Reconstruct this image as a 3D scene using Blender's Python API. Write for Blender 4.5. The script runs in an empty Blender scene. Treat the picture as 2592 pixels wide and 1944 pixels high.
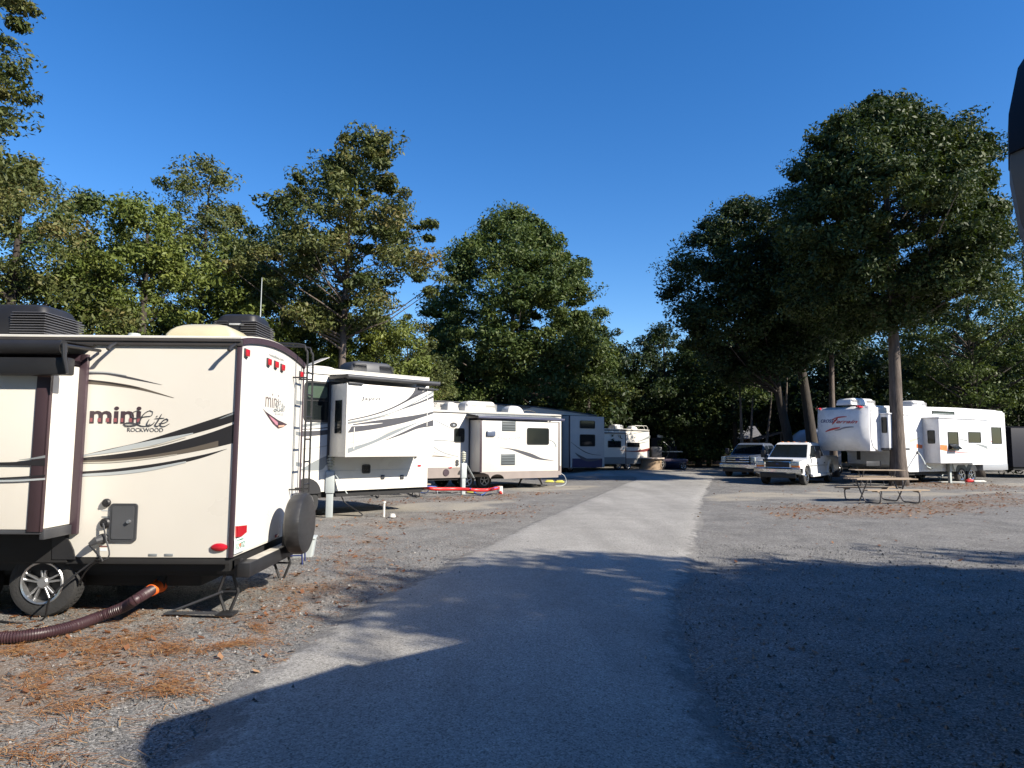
import bpy, bmesh, math, random
import numpy as np
from mathutils import Vector, Matrix
S = bpy.context.scene
COL = S.collection
PI = math.pi
R = math.radians
rnd = random.Random(7)
# ---------------- camera ----------------
F, CX, CY, H = 1699., 1296., 972., 1.9
CAM = Vector((0, 0, H))
pit, rol = R(5.15), R(.4)
fwd = Vector((0, math.cos(pit), math.sin(pit)))
r0 = Vector((1, 0, 0)); u0 = Vector((0, -math.sin(pit), math.cos(pit)))
rgt = r0*math.cos(rol)+u0*math.sin(rol); upv = u0*math.cos(rol)-r0*math.sin(rol)
cam = bpy.data.cameras.new('camera'); camo = bpy.data.objects.new('camera', cam); COL.objects.link(camo)
cam.sensor_width = 36; cam.lens = 36*F/2592; cam.clip_end = 3000; cam.clip_start = .05
m = Matrix((rgt, upv, -fwd)).transposed().to_4x4(); m.translation = CAM
camo.matrix_world = m; S.camera = camo
CR = dict(A=(0,740,2.9636),B=(400,760,3.0727),C=(0,1200,2.23),D=(740,880,3.771),E=(1070,980,5.821),F=(1380,1000,4.608),
 G=(1800,960,4.88),H=(2180,960,4.879),I=(200,980,4.424),J=(600,1180,4.364),K=(640,980,13.825),L=(1620,1080,7.9),M=(0,1300,4.88),
 N=(580,1300,13.825),O=(2040,1020,9.218),P=(2080,1150,6.506),Q=(930,1180,4.424),V=(0,0,.8534),Z=(0,0,1.))
def px(k, x, y): o = CR[k]; return (o[0]+x/o[2], o[1]+y/o[2])
def ray(p): return fwd+rgt*((p[0]-CX)/F)+upv*((CY-p[1])/F)
def atY(k, x, y, Y): d = ray(px(k,x,y)); return CAM+d*(Y/d.y)
def gnd(k, x, y, z=0.): d = ray(px(k,x,y)); return CAM+d*((z-H)/d.z)
class Fr:
    def __init__(s, o, az):
        s.o = Vector((o[0],o[1],0)); s.th = R(90-az)
        s.M = Matrix.Translation(s.o)@Matrix.Rotation(s.th,4,'Z'); s.I = s.M.inverted(); s.R3 = s.I.to_3x3()
    def hit(s, k, x, y, ax, v):
        o = s.I@CAM; d = s.R3@ray(px(k,x,y)); return o+d*((v-o[ax])/d[ax])
    def ys(s, k, pts, v=0.): return [(h.x,h.z) for h in (s.hit(k,a,b,1,v) for a,b in pts)]
    def xs(s, k, pts, v=0.): return [(h.y,h.z) for h in (s.hit(k,a,b,0,v) for a,b in pts)]
# ---------------- materials ----------------
MATS = {}
def mat(name, col, rough=.5, metal=0., vary=0., vscale=3., bump=0., bscale=60., spec=.5, coat=0., stretch=None, trans=0.):
    if name in MATS: return MATS[name]
    m = bpy.data.materials.new(name); m.use_nodes = True; n = m.node_tree.nodes; l = m.node_tree.links
    b = n['Principled BSDF']
    b.inputs['Base Color'].default_value = (*col,1); b.inputs['Roughness'].default_value = rough
    b.inputs['Metallic'].default_value = metal; b.inputs['Specular IOR Level'].default_value = spec
    b.inputs['Coat Weight'].default_value = coat
    if trans: b.inputs['Transmission Weight'].default_value = trans
    tc = n.new('ShaderNodeTexCoord'); src = tc.outputs['Object']
    if stretch:
        mp = n.new('ShaderNodeMapping'); mp.inputs['Scale'].default_value = stretch; l.new(src, mp.inputs[0]); src = mp.outputs[0]
    if vary:
        t = n.new('ShaderNodeTexNoise'); t.inputs['Scale'].default_value = vscale; t.inputs['Detail'].default_value = 7; l.new(src, t.inputs['Vector'])
        r = n.new('ShaderNodeMapRange'); r.inputs['From Min'].default_value = .3; r.inputs['From Max'].default_value = .7
        r.inputs['To Min'].default_value = 1-vary; r.inputs['To Max'].default_value = 1+vary*.6; l.new(t.outputs['Fac'], r.inputs['Value'])
        x = n.new('ShaderNodeVectorMath'); x.operation = 'SCALE'; x.inputs[0].default_value = col; l.new(r.outputs[0], x.inputs['Scale'])
        l.new(x.outputs[0], b.inputs['Base Color'])
        r2 = n.new('ShaderNodeMapRange'); r2.inputs['To Min'].default_value = max(0,rough-.1); r2.inputs['To Max'].default_value = min(1,rough+.15)
        l.new(t.outputs['Fac'], r2.inputs['Value']); l.new(r2.outputs[0], b.inputs['Roughness'])
    if bump:
        t = n.new('ShaderNodeTexNoise'); t.inputs['Scale'].default_value = bscale; t.inputs['Detail'].default_value = 5; l.new(src, t.inputs['Vector'])
        q = n.new('ShaderNodeBump'); q.inputs['Strength'].default_value = bump; q.inputs['Distance'].default_value = .02
        l.new(t.outputs['Fac'], q.inputs['Height']); l.new(q.outputs[0], b.inputs['Normal'])
    MATS[name] = m; return m
cream = mat('cream_fibreglass',(.63,.6,.54),.28,vary=.03,vscale=1.2,bump=.02,bscale=2.)
white = mat('white_fibreglass',(.68,.66,.61),.25,vary=.03,vscale=1.2,bump=.02,bscale=2.)
wpaint = mat('white_paint',(.8,.8,.8),.2,vary=.03,coat=.5)
blackp = mat('black_plastic',(.018,.018,.02),.45,vary=.2)
chass = mat('chassis_black',(.012,.012,.013),.7,vary=.3)
dkgrey = mat('dark_grey_plastic',(.05,.052,.058),.4,vary=.15)
maroon = mat('dark_trim',(.055,.035,.045),.4,vary=.1)
vinylb = mat('black_vinyl_graphic',(.022,.02,.022),.35)
vinylg = mat('grey_vinyl_graphic',(.22,.24,.25),.35)
vinyll = mat('light_grey_vinyl_graphic',(.42,.45,.46),.35)
vinylt = mat('taupe_vinyl_graphic',(.12,.10,.08),.35)
vinyld = mat('charcoal_vinyl_graphic',(.07,.07,.08),.35)
vinyls = mat('sand_vinyl_graphic',(.5,.47,.4),.4)
vinylr = mat('dark_red_vinyl_graphic',(.16,.035,.035),.35)
vinylo = mat('orange_vinyl_graphic',(.8,.2,.07),.35)
rubber = mat('tyre_rubber',(.03,.03,.031),.8,vary=.25,bump=.3,bscale=50)
chrome = mat('chrome',(.75,.76,.78),.15,metal=1.)
alu = mat('aluminium',(.62,.63,.65),.3,metal=.9,vary=.1)
alup = mat('painted_silver',(.5,.51,.52),.35,vary=.1)
glassd = mat('tinted_glass',(.01,.013,.014),.08,spec=.28)
glassg = mat('green_tinted_glass',(.03,.05,.04),.08,spec=.3)
redl = mat('red_lens',(.45,.01,.02),.2,coat=.6)
amber = mat('amber_lens',(.8,.2,.02),.2,coat=.6)
greyp = mat('grey_plastic',(.42,.46,.46),.5,vary=.08,bump=.05)
taupe = mat('taupe_skirt',(.26,.22,.2),.45,vary=.08)
galv = mat('galvanised_steel',(.42,.43,.44),.4,metal=.6,vary=.2)
gutter = mat('roof_edge_trim',(.05,.045,.045),.4,vary=.1)
roofm = mat('roof_membrane',(.66,.64,.58),.7,vary=.1)
# ---------------- mesh builder ----------------
def catmull(p, n=6):
    p = [Vector(q) for q in p]
    if len(p) < 3: return p
    o = []
    for i in range(len(p)-1):
        a = p[max(i-1,0)]; b = p[i]; c = p[i+1]; d = p[min(i+2,len(p)-1)]
        for k in range(n):
            t = k/n; o.append(.5*((2*b)+(c-a)*t+(2*a-5*b+4*c-d)*t*t+(3*b-a-3*c+d)*t**3))
    o.append(p[-1]); return o
def resample(p, n):
    L = [0]
    for a,b in zip(p,p[1:]): L.append(L[-1]+(b-a).length)
    o = []; j = 0
    for i in range(n):
        s = L[-1]*i/(n-1)
        while j < len(L)-2 and L[j+1] < s: j += 1
        d = L[j+1]-L[j]; o.append(p[j].lerp(p[j+1], (s-L[j])/d if d > 0 else 0))
    return o
class MB:
    def __init__(s): s.b = bmesh.new()
    def verts(s, L): return [s.b.verts.new(v) for v in L]
    def face(s, vs):
        try: return s.b.faces.new(vs)
        except ValueError: return None
    def merge(s, t):
        me = bpy.data.meshes.new('t'); t.to_mesh(me); t.free(); s.b.from_mesh(me); bpy.data.meshes.remove(me)
    def box(s, x0,x1,y0,y1,z0,z1, bev=0., M=None, seg=2):
        t = bmesh.new(); bmesh.ops.create_cube(t, size=1)
        for v in t.verts:
            v.co = Vector(((x0+x1)/2+v.co.x*(x1-x0), (y0+y1)/2+v.co.y*(y1-y0), (z0+z1)/2+v.co.z*(z1-z0)))
        if bev: bmesh.ops.bevel(t, geom=t.edges[:], offset=bev, segments=seg, affect='EDGES', profile=.5, clamp_overlap=True)
        if M: t.transform(M)
        s.merge(t); return s
    def loft(s, rings, caps=True, close=True):
        R_ = [s.verts(r) for r in rings]; n = len(R_[0])
        for a,b in zip(R_,R_[1:]):
            for i in range(n if close else n-1):
                s.face((a[i],a[(i+1)%n],b[(i+1)%n],b[i]))
        if caps: s.face(R_[0][::-1]); s.face(R_[-1])
        return s
    def tube(s, pts, r, n=8, smooth=0):
        P = catmull(pts, smooth) if smooth else [Vector(p) for p in pts]
        rs = r if isinstance(r,(list,tuple)) else None
        up = Vector((0,0,1)); rings = []; prev = None
        for i,p in enumerate(P):
            d = (P[min(i+1,len(P)-1)]-P[max(i-1,0)]).normalized()
            if prev is None:
                a = d.cross(up) if abs(d.z) < .95 else d.cross(Vector((1,0,0)))
            else: a = prev-d*prev.dot(d)
            a.normalize(); prev = a; c = d.cross(a)
            if rs: f = i/(len(P)-1)*(len(rs)-1); j = min(int(f),len(rs)-2); rr = rs[j]+(rs[j+1]-rs[j])*(f-j)
            else: rr = r
            rings.append([p+(a*math.cos(2*PI*k/n)+c*math.sin(2*PI*k/n))*rr for k in range(n)])
        return s.loft(rings)
    def lathe(s, prof, c, axis='y', n=24, M=None):
        rings = []
        for r,h in prof:
            ring = []
            for k in range(n):
                a = 2*PI*k/n; x,z = r*math.cos(a), r*math.sin(a)
                v = {'y':Vector((x,h,z)),'z':Vector((x,z,h)),'x':Vector((h,x,z))}[axis]
                if M: v = M@v
                ring.append(v+Vector(c))
            rings.append(ring)
        return s.loft(rings, caps=prof[0][0] < .01)
    def plate(s, pts, ax, base, th=.003):
        """flat polygon lying on a plane of constant y or x; base is its inner face, it grows outward"""
        f = (lambda p,d: Vector((p[0],d,p[1]))) if ax == 'y' else ((lambda p,d: Vector((d,p[0],p[1]))) if ax == 'x' else (lambda p,d: Vector((p[0],p[1],d))))
        o = base-th if ax == 'y' else base+th
        a = s.verts([f(p,base) for p in pts]); b = s.verts([f(p,o) for p in pts]); n = len(pts)
        s.face(a); s.face(b[::-1])
        for i in range(n): s.face((a[i],a[(i+1)%n],b[(i+1)%n],b[i]))
        return s
    def strip(s, A, B, ax, base, th=.003, n=28):
        A = resample(catmull([(p[0],p[1],0) for p in A]), n); B = resample(catmull([(p[0],p[1],0) for p in B]), n)
        f = (lambda p,d: Vector((p[0],d,p[1]))) if ax == 'y' else (lambda p,d: Vector((d,p[0],p[1])))
        o = base-th if ax == 'y' else base+th
        rings = [[f(a,base),f(b,base),f(b,o),f(a,o)] for a,b in zip(A,B)]
        return s.loft(rings)
    def to(s, name, m, parent=None, label=None, smooth=False, auto=None):
        bmesh.ops.remove_doubles(s.b, verts=s.b.verts[:], dist=1e-5)
        bmesh.ops.recalc_face_normals(s.b, faces=s.b.faces[:])
        me = bpy.data.meshes.new(name); s.b.to_mesh(me); s.b.free()
        me.materials.append(m)
        if smooth: me.shade_smooth()
        elif auto is not False:
            me.shade_smooth(); 
            if hasattr(me,'set_sharp_from_angle'): me.set_sharp_from_angle(angle=R(auto or 32))
        o = bpy.data.objects.new(name, me); COL.objects.link(o)
        if parent: o.parent = parent
        if label: o['label'] = label
        return o
def rrect(x0,x1,z0,z1,r=.04,n=4):
    o = []
    for cx,cz,a in ((x1-r,z1-r,0),(x0+r,z1-r,90),(x0+r,z0+r,180),(x1-r,z0+r,270)):
        for k in range(n+1): t = R(a+90*k/n); o.append((cx+r*math.cos(t),cz+r*math.sin(t)))
    return o
def tag(o, label, cat, group=None, kind=None):
    if label: o['label'] = label
    if cat: o['category'] = cat
    if group: o['group'] = group
    if kind: o['kind'] = kind
    return o
def empty(name, loc, th=0, label=None, cat=None, group=None):
    o = bpy.data.objects.new(name, None); COL.objects.link(o); o.location = loc; o.rotation_euler = (0,0,th)
    o.empty_display_size = .2; return tag(o, label, cat, group)
def thing(fr, name, label, cat, group=None): return empty(name, fr.o, fr.th, label, cat, group)
def text(name, s, parent, m, ax, base, x0, z0, w, h, shear=0., off=0., slope=0., th=.003, sp=1.):
    cu = bpy.data.curves.new('f','FONT'); cu.body = s; cu.shear = shear; cu.offset = off; cu.space_character = sp; cu.resolution_u = 3; cu.extrude = .01
    o = bpy.data.objects.new('f', cu); COL.objects.link(o); bpy.context.view_layer.update()
    me = bpy.data.meshes.new_from_object(o.evaluated_get(bpy.context.evaluated_depsgraph_get())); bpy.data.objects.remove(o)
    xs = [v.co.x for v in me.vertices]; ys = [v.co.y for v in me.vertices]
    X0,X1,Y0,Y1 = min(xs),max(xs),min(ys),max(ys)
    for v in me.vertices:
        a = x0+(v.co.x-X0)/(X1-X0)*w; b = z0+(v.co.y-Y0)/(Y1-Y0)*h+slope*(a-x0); d = th if v.co.z > 0 else .0
        v.co = (a, base-d, b) if ax == 'y' else (base+d, a, b)
    me.name = name; me.materials.clear(); me.materials.append(m)
    o = bpy.data.objects.new(name, me); COL.objects.link(o); o.parent = parent; return o
def window(p, x0,x1,z0,z1, ax='y', base=0., r=.06, fm=None, gm=None, fw=.03, split=None, th=.025):
    f = MB(); sgn = -1 if ax == 'y' else 1
    outer = rrect(x0,x1,z0,z1,r); inner = rrect(x0+fw,x1-fw,z0+fw,z1-fw,max(r-fw,.012))
    g = (lambda q,d: Vector((q[0],d,q[1]))) if ax == 'y' else (lambda q,d: Vector((d,q[0],q[1])))
    a0 = f.verts([g(q,base) for q in outer]); a1 = f.verts([g(q,base+sgn*th) for q in outer])
    b1 = f.verts([g(q,base+sgn*th) for q in inner]); b0 = f.verts([g(q,base+sgn*.004) for q in inner]); n = len(outer)
    for A,B in ((a0,a1),(a1,b1),(b1,b0)):
        for i in range(n): f.face((A[i],A[(i+1)%n],B[(i+1)%n],B[i]))
    if split:
        zs = z0+(z1-z0)*split
        if ax == 'y': f.box(x0+fw,x1-fw,base-.02,base-.006,zs-.012,zs+.012)
        else: f.box(base+.006,base+.02,x0+fw,x1-fw,zs-.012,zs+.012)
    fo = f.to('window', fm or blackp, p)
    MB().plate(inner, ax, base+sgn*.002, .006).to('pane', gm or glassd, fo); return fo
def wheel(p, x,y,z, r, w, side=-1, spokes=6, rimm=None, rr=.62, simple=False):
    """wheel whose outer face looks to -y (side=-1) or +y"""
    t = MB(); hw = w/2; n = 40
    prof = [(r*rr,hw*.86),(r*.82,hw*.98),(r*.95,hw*.86),(r,hw*.6),(r,-hw*.6),(r*.95,-hw*.86),(r*.82,-hw*.98),(r*rr,-hw*.86)]
    t.lathe(prof,(x,y,z),'y',n)
    if not simple:
        for k in range(48):
            a = 2*PI*k/48
            for yy in (-.32,0.05,.32):
                t.box(-r*.02,r*.045,hw*(yy-.12),hw*(yy+.12),r*.985,r*1.012,M=Matrix.Translation((x,y,z))@Matrix.Rotation(a+yy,4,'Y'))
    wo = t.to('wheel', rubber, p)
    m = rimm or alu; q = MB(); f = side*hw
    q.lathe([(r*rr*1.02,f*.9),(r*rr*.98,f*.99),(r*rr*.9,f*.93),(r*rr*.88,f*.35),(r*rr*.9,f*.3),(r*rr*1.02,f*.3)],(x,y,z),'y',n)
    q.lathe([(.001,f*.92),(r*.13,f*.92),(r*.17,f*.75),(r*.17,f*.45),(.001,f*.45)],(x,y,z),'y',16)
    if not simple:
        for k in range(spokes):
            for o in (-.17,.17):
                a = 2*PI*k/spokes+o
                q.box(-r*.028,r*.028,min(f*.45,f*.8),max(f*.45,f*.8),r*.12,r*rr*.92,bev=r*.01,M=Matrix.Translation((x,y,z))@Matrix.Rotation(a,4,'Y'),seg=1)
    else:
        for k in range(5): q.box(-r*.05,r*.05,min(f*.5,f*.75),max(f*.5,f*.75),r*.1,r*rr*.92,M=Matrix.Translation((x,y,z))@Matrix.Rotation(2*PI*k/5,4,'Y'))
    q.to('rim', m, wo)
    MB().lathe([(.001,f*.32),(r*rr*.9,f*.32),(r*rr*.9,f*.2),(.001,f*.2)],(x,y,z),'y',20).to('brake_drum', chass, wo)
    return wo
def coach(p, x0,x1,W,z0,z1, crown=.1, m=None, rm=None, name='body', r=.03, y0=0.):
    """box coach extruded along x with a slightly domed roof"""
    n = 14; sec = [(y0,z0),(y0,z1-r),(y0+r*.3,z1-r*.3)]
    for k in range(n+1):
        t = k/n; sec.append((y0+r+(W-2*r)*t, z1+crown*math.sin(PI*t)**.8 if 0 < t < 1 else z1))
    sec += [(y0+W-r*.3,z1-r*.3),(y0+W,z1-r),(y0+W,z0)]
    b = MB(); b.loft([[Vector((x,a,c)) for a,c in sec] for x in (x0,x1)])
    return b.to(name, m or cream, p)
def roof(p, x0,x1,W,z1,crown=.1,m=None,ov=.012,name='roof'):
    n = 14; top = []; bot = []
    for k in range(n+1):
        t = k/n; z = z1+crown*math.sin(PI*t)**.8 if 0 < t < 1 else z1; y = -ov+(W+2*ov)*t
        top.append((y,z+.018)); bot.append((y,z+.002))
    sec = top+bot[::-1]; b = MB(); b.loft([[Vector((x,a,c)) for a,c in sec] for x in (x0-ov,x1+ov)])
    return b.to(name, m or roofm, p)
def ac(p, x0,x1,y0,y1,z0,h, m=None, slats='x', name='air_conditioner'):
    """roof air conditioner: rounded shroud with louvred ends"""
    L = x1-x0; Wd = y1-y0; b = MB(); rings = []
    for z,i,q in ((0,.0,0),(.25,.0,0),(.75,.05,.03),(.93,.11,.07),(1.,.19,.13)):
        a0,a1,c0,c1 = x0+L*i,x1-L*i*.45,y0+Wd*(i*.8),y1-Wd*i*.8
        rings.append([Vector((u,v,z0+h*z)) for u,v in rrect(a0,a1,c0,c1,.1,4)])
    b.loft(rings); o = b.to(name, m or blackp, p)
    s = MB()
    for k in range(9):
        z = z0+h*(.12+.075*k); i = 0 if z < z0+h*.7 else .03
        s.box(x1-L*.34,x1-L*i*.5+.012,y0-.012+Wd*i,y1+.012-Wd*i,z,z+h*.025,bev=.004,seg=1)
        s.box(x0+L*.06,x0+L*.36,y0-.01+Wd*i,y1+.01-Wd*i,z,z+h*.02,bev=.004,seg=1)
    s.to('louvre', mat('louvre_grey',(.1,.1,.11),.4) if (m or blackp) is blackp else m, o); return o
def dome(p, x0,x1,y0,y1,z0,h,m,name='vent_cover'):
    b = MB(); rings = []
    for z,i in ((0,0),(.25,.01),(.5,.05),(.72,.11),(.88,.19),(.97,.28),(1.,.36)):
        rings.append([Vector((u,v,z0+h*z)) for u,v in rrect(x0+(x1-x0)*i,x1-(x1-x0)*i,y0+(y1-y0)*i,y1-(y1-y0)*i,.06,4)])
    return b.loft(rings).to(name, m, p)
def scissor(p, x,y,z1, h=None, w=.3, name='stabiliser_jack', ax='x'):
    b = MB(); z0 = .03; zm = (z1+z0)/2
    P = lambda a,z: (x+a,y,z) if ax == 'x' else (x,y+a,z)
    for s in (-1,1):
        b.tube([P(s*.03,z1),P(s*w/2,zm),P(s*.03,z0+.02)],.018,6)
    b.tube([P(-w/2,zm),P(w/2,zm)],.014,6)
    b.box(x-.09,x+.09,y-.09,y+.09,0.005,.035,bev=.005); b.box(x-.12,x+.12,y-.04,y+.04,z1-.03,z1+.03)
    return b.to(name, blackp, p)
# ================= travel trailer nearest the camera =================
F1 = Fr(atY('B',612,1000,7.4), 89.2); W1 = 2.37
t1 = thing(F1,'travel_trailer','large cream travel trailer nearest the camera, black swooshes and covered spare tyre','travel trailer')
coach(t1,-7.2,0,W1,.66,3.05,.12)
roof(t1,-7.2,0,W1,3.05,.12)
# rear cap in a whiter tone than the cream sides
b = MB(); n = 14; pts = [(.02,.68),(W1-.02,.68)]+[(W1-.03-(W1-.06)*k/n, 3.035+.12*math.sin(PI*k/n)**.8) for k in range(n+1)]
b.plate(pts,'x',0,.006); b.to('rear_panel', white, t1, 'bright white rear panel')
# roof edge trim on the side and over the rear
b = MB(); b.box(-7.2,.03,-.03,.0,2.965,3.035,bev=.008); b.box(-7.2,.02,-.045,-.028,3.01,3.04,bev=.005)
b.to('roof_edge_trim', gutter, t1)
b = MB(); A=[];B=[]
for k in range(17):
    t = k/16; z = 3.04+.12*math.sin(PI*t)**.8; A.append((t*W1,z+.015)); B.append((t*W1,z-.055))
b.strip(A,B,'x',.004,.03,40); b.box(-.028,.02,-.018,.0,.66,3.0,bev=.006); b.box(.0,.02,-.016,.02,.66,3.0,bev=.006)
b.box(.004,.02,W1-.03,W1+.012,.66,3.03,bev=.006); b.to('corner_trim', maroon, t1)
# graphics on the side
def sw1(c,A,B,m,base=0.,off=0.,pr=t1,fr=F1,plane='y',nm='swoosh_graphic'):
    f = fr.ys if plane == 'y' else fr.xs
    sg = -1 if plane == 'y' else 1
    return MB().strip(f(c,A,base),f(c,B,base),plane,base+sg*off,.002).to(nm,m,pr)
sw1('A',[(652,592),(800,600),(1000,640),(1215,693)],[(652,617),(800,618),(1000,655),(1215,694)],vinyld)
sw1('A',[(652,592),(800,596),(950,622)],[(652,600),(800,605),(950,626)],vinyll,0,.002)
sw1('A',[(652,652),(850,675),(1050,712),(1304,790)],[(652,686),(850,703),(1050,732),(1304,793)],vinylt)
sw1('A',[(652,652),(850,678),(1050,716)],[(652,664),(850,688),(1050,722)],vinylb,0,.002)
# broad sweeping stripes (crop I)
sw1('I',[(35,762),(300,700),(700,610),(1200,452),(1500,355),(1752,270)],[(35,775),(300,740),(700,680),(1200,545),(1500,462),(1748,382)],vinylb)
sw1('I',[(35,764),(300,708),(600,640),(900,580),(1280,510)],[(35,776),(300,742),(600,698),(900,632),(1280,520)],vinyll,0,.002)
sw1('I',[(600,690),(900,640),(1200,560)],[(600,700),(900,650),(1200,564)],vinyls,0,.004)
sw1('I',[(1560,360),(1752,275)],[(1600,352),(1752,298)],vinylg,0,.002)
sw1('I',[(35,790),(400,752),(800,690),(1200,590),(1500,500),(1745,410)],[(35,852),(400,842),(800,800),(1200,738),(1500,680),(1740,622)],vinylb)
sw1('I',[(35,822),(400,803),(800,760),(1200,690),(1560,600)],[(35,850),(400,841),(800,799),(1200,737),(1560,666)],vinylt,0,.002)
sw1('I',[(30,843),(400,828),(800,790),(1100,748)],[(30,852),(400,843),(800,801),(1100,754)],vinyls,0,.004)
sw1('I',[(25,945),(400,915),(900,850),(1350,765),(1658,690)],[(25,975),(400,962),(900,900),(1350,800),(1658,692)],vinylb)
sw1('I',[(25,972),(400,948),(800,900),(1200,828)],[(25,1000),(400,982),(800,935),(1200,846)],vinyll,0,.002)
def tx1(nm,s,c,x0,y0,x1,y1,ref,m,plane='y',base=0.,**k):
    f = (F1.ys if plane == 'y' else F1.xs); a = f(c,[(x0,y1),(x1,y0)],base)
    return text(nm,s,t1,m,plane,base,a[0][0],a[0][1],a[1][0]-a[0][0],a[1][1]-a[0][1],**k)
o = tx1('lettering','mini','I',118,218,702,405,0,maroon,off=.022,th=.004)
q = F1.ys('I',[(120,345),(690,392)])
for a,b_ in ((.01,.06),(.165,.225),(.325,.385),(.475,.535),(.61,.66),(.775,.83),(.93,.985)):
    x0,x1 = q[0][0]+(q[1][0]-q[0][0])*a,q[0][0]+(q[1][0]-q[0][0])*b_
    MB().box(x0,x1,-.0052,-.0042,q[1][1],q[0][1]).to('lettering_highlight', mat('rose_vinyl',(.28,.09,.1),.4), t1)
tx1('lettering','ROCKWOOD','I',540,458,945,500,0,vinyld,off=.006)
# script word drawn as brush strokes
def script(strokes,c,nm,m,base,plane='y',fr=F1,par=None,wd=1.):
    b = MB()
    for st,w in strokes:
        P = [Vector((q[0],q[1],0)) for q in (fr.ys if plane=='y' else fr.xs)(c,st,base)]; P = resample(catmull(P,5),22); A=[];B=[]
        for i,p in enumerate(P):
            d = (P[min(i+1,21)]-P[max(i-1,0)]).normalized(); nn = Vector((-d.y,d.x,0)); k = w*wd*(.35+.65*math.sin(PI*i/21)); A.append(p+nn*k); B.append(p-nn*k)
        f = (lambda p,e: Vector((p.x,e,p.y))) if plane=='y' else (lambda p,e: Vector((e,p.x,p.y)))
        sg = -1 if plane=='y' else 1
        b.loft([[f(a,base+sg*.003),f(q,base+sg*.003),f(q,base+sg*.007),f(a,base+sg*.007)] for a,q in zip(A,B)])
    return b.to(nm,m,par or t1)
LITE = [([(830,275),(790,262),(720,310),(690,370),(650,420),(560,435),(500,425),(540,400),(640,410),(700,435),(760,435),(800,410)],.008),
 ([(830,275),(815,320),(740,330),(640,350),(590,330),(600,290),(660,262),(700,280)],.005),
 ([(790,360),(765,405),(770,435),(820,420),(850,390)],.007),([(872,322),(880,330)],.008),
 ([(930,300),(885,380),(855,425),(880,438),(930,410)],.007),([(850,352),(960,345)],.004),
 ([(900,405),(960,400),(1000,375),(985,355),(945,375),(910,420),(935,440),(970,435),(1015,410)],.006)]
script(LITE,'I','script_lettering',vinyld,0.)
# rear wall markings
q = F1.xs('K',[(435,680),(885,740),(445,230),(885,250)],.006)
text('lettering','mini',t1,mat('fine_lettering',(.12,.09,.09),.4),'x',.006,q[0][0],q[0][1],q[1][0]-q[0][0],q[2][1]-q[0][1]+.02,off=-.01,slope=0)
def mapst(st,c0,c1,W,Hh,fx,fy): pass
b = MB(); K2=[]
for st,w in LITE:
    K2.append(([(720+(x-500)/515*390, 470+(y-262)/175*360+(x-500)/515*-20+20) for x,y in st],w*.8))
script(K2,'K','script_lettering',vinylg,.006,'x')
q = F1.xs('K',[(770,960),(1060,1000),(770,870)],.006)
text('lettering','ROCKWOOD',t1,vinyll,'x',.006,q[0][0],q[0][1],q[1][0]-q[0][0],q[2][1]-q[0][1])
q = F1.xs('B',[(862,432),(975,468),(862,405)],.006)
text('web_address','rvminilites.com',t1,vinylg,'x',.006,q[0][0],q[0][1],q[1][0]-q[0][0],(q[2][1]-q[0][1])*.8)
MB().plate(F1.xs('K',[(340,740),(440,850),(600,960),(880,1150),(1200,1300),(1050,1400),(880,1455),(700,1290),(500,1000)],.006),'x',.006,.002).to('triangle_graphic',maroon,t1)
MB().plate(F1.xs('K',[(560,990),(740,1120),(870,1230),(870,1340),(800,1310),(640,1120)],.008),'x',.008,.002).to('triangle_graphic_inset',mat('pink_vinyl',(.5,.22,.28),.4),t1)
MB().plate(F1.xs('K',[(890,1345),(1105,1320),(1090,1370),(900,1405)],.008),'x',.008,.002).to('triangle_graphic_inset',mat('peach_vinyl',(.8,.42,.3),.4),t1)
for c,z0,z1,m in (('B',778,806,vinylg),('B',1020,1048,vinylg),('B',1258,1288,vinylg)):
    a = F1.xs(c,[(1072,z0),(1118,z0+8),(1118,z1+8),(1072,z1)],.006); MB().plate(a,'x',.006,.002).to('stripe_graphic',m,t1)
# marker lamps
for x,y in ((668,403),(868,484),(924,504),(973,527),(1117,581)):
    hh = F1.hit('B',x,y,0,.03); hh.y = max(hh.y,.14)
    b = MB(); b.box(0.006,.02,hh.y-.05,hh.y+.05,hh.z-.05,hh.z+.055,bev=.006); o = b.to('marker_lamp',dkgrey,t1)
    MB().box(.018,.05,hh.y-.04,hh.y+.04,hh.z-.038,hh.z+.045,bev=.012).to('lens',redl,o)
a = F1.xs('N',[(290,440),(610,405),(600,650),(500,730),(420,800),(290,820)],.03)
o = MB().plate(a,'x',.006,.03).to('tail_lamp',redl,t1)
b = MB().box(.006,.03,W1-.3,W1-.1,1.0,1.15,bev=.012).to('tail_lamp',redl,t1)
h = F1.hit('J',430,768,0,.0); MB().box(.006,.02,h.y-.05,h.y+.05,h.z-.02,h.z+.02,bev=.006).to('reflector',redl,t1)
h = F1.hit('C',1238,413,1,0); MB().lathe([(.001,-.035),(.05,-.033),(.075,-.018),(.08,0)],(0,0,0),'y',20,Matrix.Scale(1.0,4)).to('side_marker_lamp',redl,t1)
o = COL.objects['side_marker_lamp'] if 'side_marker_lamp' in COL.objects else bpy.data.objects['side_marker_lamp']; o.location=(h.x,0,h.z); o.scale=(1.15,1,.55)
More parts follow.
